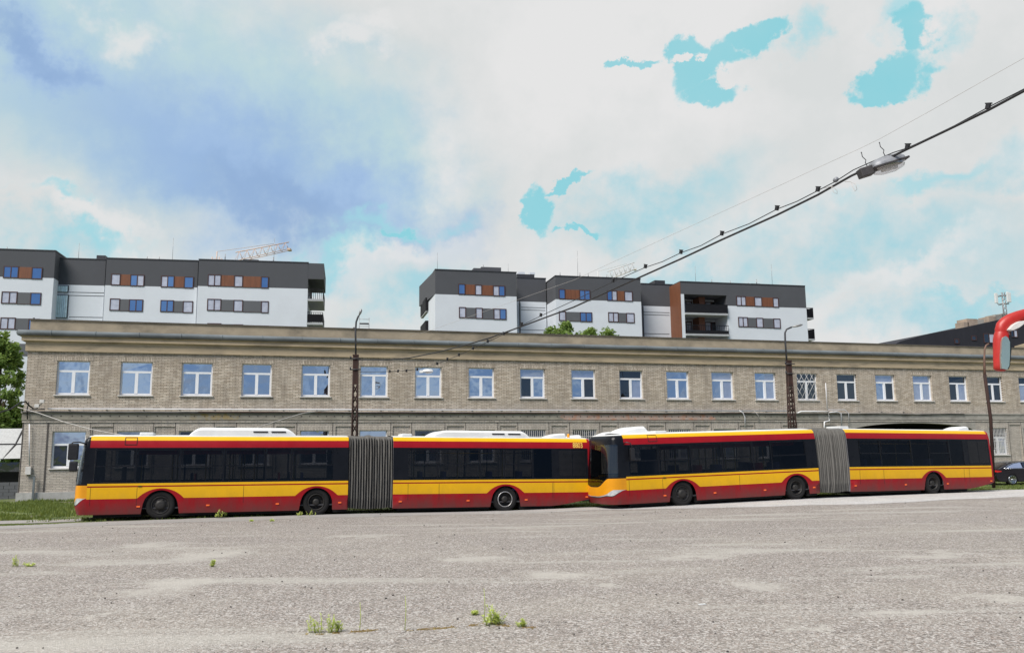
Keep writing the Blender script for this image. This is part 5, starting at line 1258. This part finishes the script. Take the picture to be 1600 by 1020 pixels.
# ================================================================== CAR (far right)
def make_car():
    y0 = 47.0; p = at_ground(1556, 760); pr = at_depth(1556.5, 740, y0); th = .20
    root = empty('parked_car', (pr.x, y0, 0), th, 'glossy black coupe with pale alloy wheels parked by the depot at the right', 'car')
    Lc, Wc = 4.75, 1.85
    # lower body outline in x,z (rear at x=0)
    low_ = [(.03, .42), (.0, .62), (.04, .86), (.10, .97), (.5, 1.0), (1.2, .985), (3.2, .93), (4.2, .80), (4.65, .66), (4.75, .45), (4.70, .25), (4.35, .2)]
    def archpts(c, r=.36, z=.33): return [(c+r*cos(a), z+r*sin(a)) for a in [pi*k/10 for k in range(0, 11)]]
    poly = low_+[(3.95+.37, .2)]+archpts(3.95)+[(3.95-.37, .2), (1.0+.37, .2)]+archpts(1.0)+[(1.0-.37, .2), (.25, .22)]
    mb = MB(); mb.prism(poly, 0, Wc, 'carp'); bmesh.ops.triangulate(mb.bm, faces=[f for f in mb.bm.faces if len(f.verts) > 6]); body = mb.build('body', root, smooth=40)
    green = [(.25, .985), (.75, 1.20), (1.25, 1.35), (1.9, 1.42), (2.5, 1.40), (3.0, 1.22), (3.45, .95)]
    mb = MB(); k = mb.mi('carp'); L0 = []; N = len(green)
    rows_ = []
    for (x, z) in green:
        i = .04+(z-.93)*.45; rows_.append([mb.bm.verts.new(v) for v in ((x, .03, .93), (x, i, z-.02), (x, i+.10, z), (x, Wc-i-.10, z), (x, Wc-i, z-.02), (x, Wc-.03, .93))])
    for a, b in zip(rows_, rows_[1:]):
        for j in range(5): f = mb.bm.faces.new((a[j], a[j+1], b[j+1], b[j])); f.material_index = k
    mb.build('roof', root, smooth=40)
    mb = MB()
    zw = lambda z: .035+(z-.93)*.42-.012
    def gl(pts_, m): mb.face([(x, zw(z)+.0, z) for x, z in pts_], m)
    gl([(.72, 1.02), (1.75, 1.02), (1.75, 1.34), (1.28, 1.28), (.95, 1.16)], 'g_cur'); gl([(1.82, 1.02), (3.15, 1.0), (2.75, 1.25), (2.45, 1.335), (1.82, 1.345)], 'g_dark'); mb.build('side_window', root)
    mb = MB(); tr_ = [(.55, 1.0), (.66, 1.06), (.9, 1.19), (1.25, 1.31), (1.9, 1.375), (2.48, 1.36), (2.85, 1.23), (3.25, 1.0)]
    mb.tube([(x, zw(z)-.01, z) for x, z in tr_], .014, 'chrome', 5); mb.tube([(.55, .02, .995), (3.25, .02, .995)], .012, 'chrome', 5); mb.build('window_trim', root)
    mb = MB(); mb.prism([(.0, .80), (.02, .90), (.32, .87), (.36, .82), (.1, .78)], -.008, .2, 'tail'); mb.build('tail_lamp', root)
    for c_ in (1.0, 3.95):
        mb = MB(); mb.lathe([(.235, .03), (.25, .0), (.30, .0), (.33, .04), (.335, .2), (.2, .22)], 'rubber', n=32); w_ = mb.build('wheel', root); w_.location = (c_, -.005, .335)
        mb = MB(); mb.lathe([(.24, .01), (.225, -.008), (.215, .03)], 'chrome', n=32)
        for k in range(10):
            a = 2*pi*k/10; da = .10
            mb.face([(.05*cos(a-da*2), .012, .05*sin(a-da*2)), (.22*cos(a-da), .0, .22*sin(a-da)), (.22*cos(a+da), .0, .22*sin(a+da)), (.05*cos(a+da*2), .012, .05*sin(a+da*2))], 'chrome')
        mb.lathe([(.055, .012), (.05, -.005), (0, -.005)], 'chrome', n=16); mb.build('rim', w_)
        mb = MB(); mb.lathe([(0, .0), (.335, 0), (.335, .18), (0, .18)], 'rubber', n=24); f_ = mb.build('wheel', root); f_.location = (c_, Wc-.2, .335)
    root.scale = (1.0, 1.0, .90)
    return root
make_car()

# ================================================================== SHED AND FENCE (far left)
p = at_depth(34, 760, 50); sh = empty('tarp_roof_shed', (p.x, p.y, 0), .2838, 'low shed with a pale sheeted roof at the left edge behind the depot', 'shed')
FS = Frame((p.x, p.y), .2838)
z = lambda y: FS.hz(15, y)
mb = MB(); mb.face([(-8, -.6, z(717)), (.6, -.6, z(716)), (.6, .3, z(694)), (-8, .3, z(695))], 'tarp'); mb.face([(-8, .3, z(694)), (.6, .3, z(693)), (.6, 1.4, z(668)), (-8, 1.4, z(669))], 'tarp')
mb.box(-8, .6, .27, .33, z(694.5), z(692.5), 'dsteel')
for x in (-3.6, -.55): mb.tube([(x-.4, -.62, z(718)), (x, .27, z(694)), (x+.1, 1.38, z(668)+.03)], .045, 'dsteel', 5)
mb.build('roof', sh)
mb = MB(); mb.box(-8, .6, .5, 6, 0, z(722), 'g_dark'); mb.box(-8, .6, .4, .49, z(737), z(760), 'under'); mb.build('wall', sh)
p = at_depth(31, 775, 44.5); fe = empty('boundary_wall', (p.x, p.y, 0), .28, 'low dark grey block wall left of the depot corner', 'wall')
mb = MB()
for r_ in range(5):
    for c_ in range(14): x0 = -c_*.52+(.26 if r_ % 2 else 0); mb.box(x0-.51, x0-.01, .0, .2, r_*.17, r_*.17+.162, 'grey_p')
mb.build('blocks', fe)

# ================================================================== TREES
def tree(px, ytop, ybot, wpx, depth, label, leaf='leaf', n=5200, ls=.17, hidden_base=True, group=None, seed=1, squash=1.0):
    rd = random.Random(seed); tp = at_depth(px, ytop, depth); bp = at_depth(px, ybot, depth); R = wpx/2*depth/F
    root = empty('leafy_tree', (tp.x, depth, 0), 0, label, 'tree', group); H = tp.z; zb = max(1.2, bp.z)
    mb = MB(); mb.tube([(0, 0, 0), (.06, .05, H*.35), (-.05, 0, H*.65), (0, 0, H*.9)], [.20, .16, .10, .03], 'bark', 8)
    limbs = []
    for k in range(12):
        a = rd.uniform(0, 2*pi); h0 = zb+(H-zb)*rd.uniform(-.05, .55); L_ = R*rd.uniform(.55, .95); e = Vector((cos(a)*L_, sin(a)*L_, h0+(H-h0)*rd.uniform(.25, .75)))
        mb.tube([(0, 0, h0), (e.x*.5, e.y*.5, h0+(e.z-h0)*.6), e], [.07, .045, .015], 'bark', 5); limbs.append(e)
    mb.build('trunk', root)
    clumps = []
    hc = (H-zb)
    for k in range(75):
        u = rd.random(); zc = zb+hc*u; rr = R*sin(pi*min(.96, u*.85+.14))**.7
        a = rd.uniform(0, 2*pi); q = rr*sqrt(rd.random()); clumps.append((Vector((cos(a)*q, sin(a)*q, zc)), R*rd.uniform(.16, .34)))
    mb = MB(); k = mb.mi(leaf)
    for i in range(n):
        c_, r_ = rd.choice(clumps); v = Vector((rd.gauss(0, 1), rd.gauss(0, 1), rd.gauss(0, 1))); v = v.normalized()*r_*rd.random()**.4; c2 = c_+v
        if c2.z > H+.25: continue
        s_ = ls*rd.uniform(.6, 1.3); ax = Vector((rd.gauss(0, 1), rd.gauss(0, 1), rd.gauss(0, .6))).normalized(); b_ = ax.cross(Vector((rd.gauss(0, 1), rd.gauss(0, 1), rd.gauss(0, 1)))).normalized()
        vs = [mb.bm.verts.new(q) for q in (c2-ax*s_, c2+b_*s_*.45, c2+ax*s_, c2-b_*s_*.45)]; mb.bm.faces.new(vs).material_index = k
    mb.build('crown', root, keep_normals=True)
tree(6, 522, 690, 75, 56, 'bright green leafy tree left of the depot corner', n=9000, ls=.16, seed=3, leaf='leaf_l')
tree(-45, 545, 700, 110, 62, 'darker tree at the left edge behind the leafy one', n=7000, ls=.2, seed=4)
tree(30, 640, 720, 60, 60, 'low dark shrubby tree behind the shed roof', n=5000, ls=.18, seed=9)
G2 = 'treetops showing over the depot parapet'
tree(884, 507, 560, 46, 66, 'taller treetop over the parapet below the cable', 'leaf_l', 2600, .15, seed=5, group=G2)
tree(862, 514, 560, 44, 67, 'small treetop over the parapet left of the taller one', 'leaf_l', 1500, .14, seed=6, group=G2)
tree(922, 515, 560, 50, 67, 'low treetop over the parapet right of the taller one', 'leaf_l', 1700, .14, seed=8, group=G2)
tree(950, 514.5, 560, 42, 68, 'rightmost low treetop over the parapet beside the white wall', 'leaf_l', 1900, .14, seed=7, group=G2)

# ================================================================== GRASS, WEEDS, PEBBLES
def grass_field(name, label, zones, n, h, mat='grassb', seed=1):
    rd = random.Random(seed); mb = MB(); k = mb.mi(mat); tot = sum(z_[4] for z_ in zones)
    for (xa, xb, f0, f1, wgt, hs) in zones:
        for i in range(int(n*wgt/tot)):
            x = rd.uniform(xa, xb); a, b = f0(x), f1(x); y = a+(b-a)*rd.random()
            dn = noise.noise(Vector((x*.9, y*.9, 0)))+.25
            if rd.random() > dn*2.4+.12: continue
            hh_ = h*hs*rd.uniform(.35, 1.2)*(1+.9*max(0, dn)); z0 = G(x, y); an = rd.uniform(0, 2*pi); w_ = rd.uniform(.012, .03); ln = rd.uniform(0, .6)*hh_
            dx, dy = cos(an)*w_, sin(an)*w_; lx, ly = cos(an+1.5)*ln, sin(an+1.5)*ln
            vs = [mb.bm.verts.new(q) for q in ((x-dx, y-dy, z0), (x+dx, y+dy, z0), (x+lx+dx*.3, y+ly+dy*.3, z0+hh_))]; mb.bm.faces.new(vs).material_index = k
    o = mb.build(name, None, keep_normals=True); return tag(o, label, 'grass', kind='stuff')
def bldy(x): return FB.o.y+(x-FB.o.x)*math.tan(FB.th)-.1/cos(FB.th)
# turf strips: a narrow pale path parts them at the left
grass_field('grass', 'rough green grass along the depot wall and behind the buses', [
    (-34, -16, lambda x: edge_y(x)+2.3, bldy, 14, 1.0), (-16, 8, lambda x: edge_y(x)+1.2, bldy, 6, .8), (8, 40, lambda x: edge_y(x)+.4, lambda x: edge_y(x)+11, 7, .6)], 130000, .10, seed=2)
grass_field('grass', 'short bright grass fringe on the asphalt edge under the buses', [(-19.5, -14.5, lambda x: edge_y(x)-.35, lambda x: edge_y(x)+.5, 3, .5), (-14.5, 20, lambda x: edge_y(x)+.0, lambda x: edge_y(x)+1.3, 4, .9)], 10000, .065, seed=3)
o = strip('path', -40, -14.5, .5, lambda x: edge_y(x)+.75, lambda x: edge_y(x)+2.3, 3, .012, 'road', .15); tag(o, 'narrow pale path between the grass strips at the left', 'path')

def weed(px, py, hpx, label, kind='bush', seed=1, wpx=20):
    rd = random.Random(seed); g0 = at_ground(px, py); sc = F/g0.y; H = hpx/sc; Wd = wpx/sc
    root = empty('weed_plant', (g0.x, g0.y, .012), 0, label, 'weed')
    mb = MB(); ml = MB()
    ns = {'bush': 9, 'stalk': 1, 'low': 12, 'feather': 6}[kind]
    for s_ in range(ns):
        bx, by = rd.uniform(-.5, .5)*Wd*(.5 if kind != 'feather' else 1), rd.uniform(-.12, .12)*Wd; hh_ = H*rd.uniform(.45, 1) if kind != 'stalk' else H
        tx, ty = bx+rd.uniform(-.3, .3)*Wd*(1 if kind != 'stalk' else .3), by+rd.uniform(-.2, .2)*Wd
        P = [Vector((bx, by, 0)), Vector(((bx+tx)/2+.01, (by+ty)/2, hh_*.55)), Vector((tx, ty, hh_))]
        mb.tube(P, [.0045, .0038, .0025], 'weed' if kind != 'stalk' else 'weed', 4)
        nl = {'bush': 15, 'stalk': 16, 'low': 9, 'feather': 30}[kind]
        for i in range(nl):
            u = rd.uniform(.05, 1); c_ = P[0].lerp(P[1], u*2) if u < .5 else P[1].lerp(P[2], u*2-1); a = rd.uniform(0, 2*pi); L_ = {'bush': .055, 'stalk': .02, 'low': .05, 'feather': .042}[kind]*rd.uniform(.5, 1.3)*(1.2-u*.6); w_ = L_*(.32 if kind != 'feather' else .2)
            d_ = Vector((cos(a), sin(a), rd.uniform(.1, 1.0))).normalized(); sd_ = d_.cross(Vector((0, 0, 1))).normalized()
            vs = [ml.bm.verts.new(q) for q in (c_, c_+d_*L_*.5+sd_*w_, c_+d_*L_, c_+d_*L_*.5-sd_*w_)]; ml.bm.faces.new(vs).material_index = ml.mi('weed')
    mb.build('stem', root); ml.build('leaves', root, keep_normals=True); return root
weed(493, 990, 30, 'feathery green weed at the left end of the near crack', 'feather', 1, 20)
weed(517, 990, 30, 'taller feathery weed just right of the leftmost one', 'feather', 2, 18)
weed(530, 988, 22, 'short weed at the right of the feathery pair', 'feather', 3, 10)
weed(563, 987, 42, 'thin dry stalk with a seed head at the crack', 'stalk', 4, 6)
weed(632, 986, 50, 'tall single green stalk in the middle of the crack', 'stalk', 5, 6)
weed(768, 978, 34, 'broad leafy green weed, largest on the asphalt', 'bush', 6, 40)
weed(778, 976, 20, 'low spreading leaves at the foot of the largest weed', 'low', 7, 50)
weed(742, 962, 6, 'flat mossy tuft left of the largest weed', 'low', 8, 18)
weed(757, 972, 48, 'tall thin stalk behind the largest weed', 'stalk', 9, 8)
weed(815, 981, 14, 'small curling weed at the right end of the crack', 'feather', 10, 12)
weed(332, 886, 11, 'tiny lone green sprig far out on the asphalt', 'bush', 11, 8)
weed(45, 886, 6, 'low grass tuft at the left edge of the asphalt', 'low', 12, 34)
weed(24, 886, 18, 'wispy thin weeds beside the left grass tuft', 'feather', 13, 12)
weed(425, 815, 4, 'tiny moss tuft nearest the left bus rear wheel', 'low', 14, 16)
weed(392, 815, 3, 'smaller moss tuft left of the tuft by the bus', 'low', 15, 10)
weed(343, 808, 12, 'weed clump growing beside the left bus skirt', 'bush', 16, 24)
weed(352, 806, 14, 'single flowering weed against the left bus skirt', 'bush', 17, 8)
weed(468, 806, 7, 'bright weed by the middle wheel of the left bus', 'bush', 18, 14)
weed(484, 806, 10, 'dry weed standing in front of the middle wheel', 'feather', 19, 16)
weed(257, 808, 8, 'small sprig in front of the left bus front wheel', 'feather', 20, 8)
def moss_line(pts, label, seed):
    rd = random.Random(seed); mb = MB(); k = mb.mi('moss'); base = at_ground(*pts[0])
    for a, b in zip(pts, pts[1:]):
        A_, B_ = at_ground(*a), at_ground(*b); n_ = int((B_-A_).length*700)
        for i in range(n_):
            u = rd.random(); c_ = A_.lerp(B_, u)-base+Vector((rd.gauss(0, .015), rd.gauss(0, .03), 0)); 
            if noise.noise(Vector((c_.x*6, c_.y*6, seed))) < -.12: continue
            s_ = rd.uniform(.006, .016); an = rd.uniform(0, pi); z_ = rd.uniform(.015, .03)
            vs = [mb.bm.verts.new(c_+Vector(q)) for q in ((-s_*cos(an), -s_*sin(an), .015), (s_*cos(an), s_*sin(an), .015), (0, rd.uniform(-s_, s_), .015+rd.uniform(.003, .012)))]; mb.bm.faces.new(vs).material_index = k
    o = mb.build('moss', None, keep_normals=True); o.location = base; return tag(o, label, 'moss', kind='stuff')
moss_line([(478, 993), (500, 992), (530, 990), (560, 988), (588, 986)], 'rusty brown moss along the left part of the crack', 1)
moss_line([(640, 986), (690, 983), (740, 978), (770, 976), (800, 981), (836, 982)], 'rusty brown moss along the right part of the crack', 2)
rd = random.Random(5); mb = MB()
for i in range(170):
    y = 6+26*rd.random()**1.4; x = rd.uniform(-.64, .64)*y; r = rd.uniform(.005, .011)*(1+y/25); k = mb.mi('stone')
    mt = bmesh.ops.create_icosphere(mb.bm, subdivisions=1, radius=r, matrix=Matrix.Translation((x, y, .016+r*.4+G(x, y))) @ Matrix.Rotation(rd.uniform(0, 3), 4, 'Z') @ Matrix.Diagonal((1.3, .9, .7, 1)))
    for f in {f for v in mt['verts'] for f in v.link_faces}: f.material_index = k
o = mb.build('pebbles', None); tag(o, 'small dark pebbles scattered over the asphalt', 'pebbles', kind='stuff')
p = at_ground(1097, 946); mb = MB(); mb.box(-.05, .05, -.02, .02, .0, .012, 'bwhite', .004); o = mb.build('litter_scrap', None); o.location = (p.x, p.y, .016); o.rotation_euler = (0, 0, .3); tag(o, 'small white scrap of litter lying on the asphalt', 'litter')
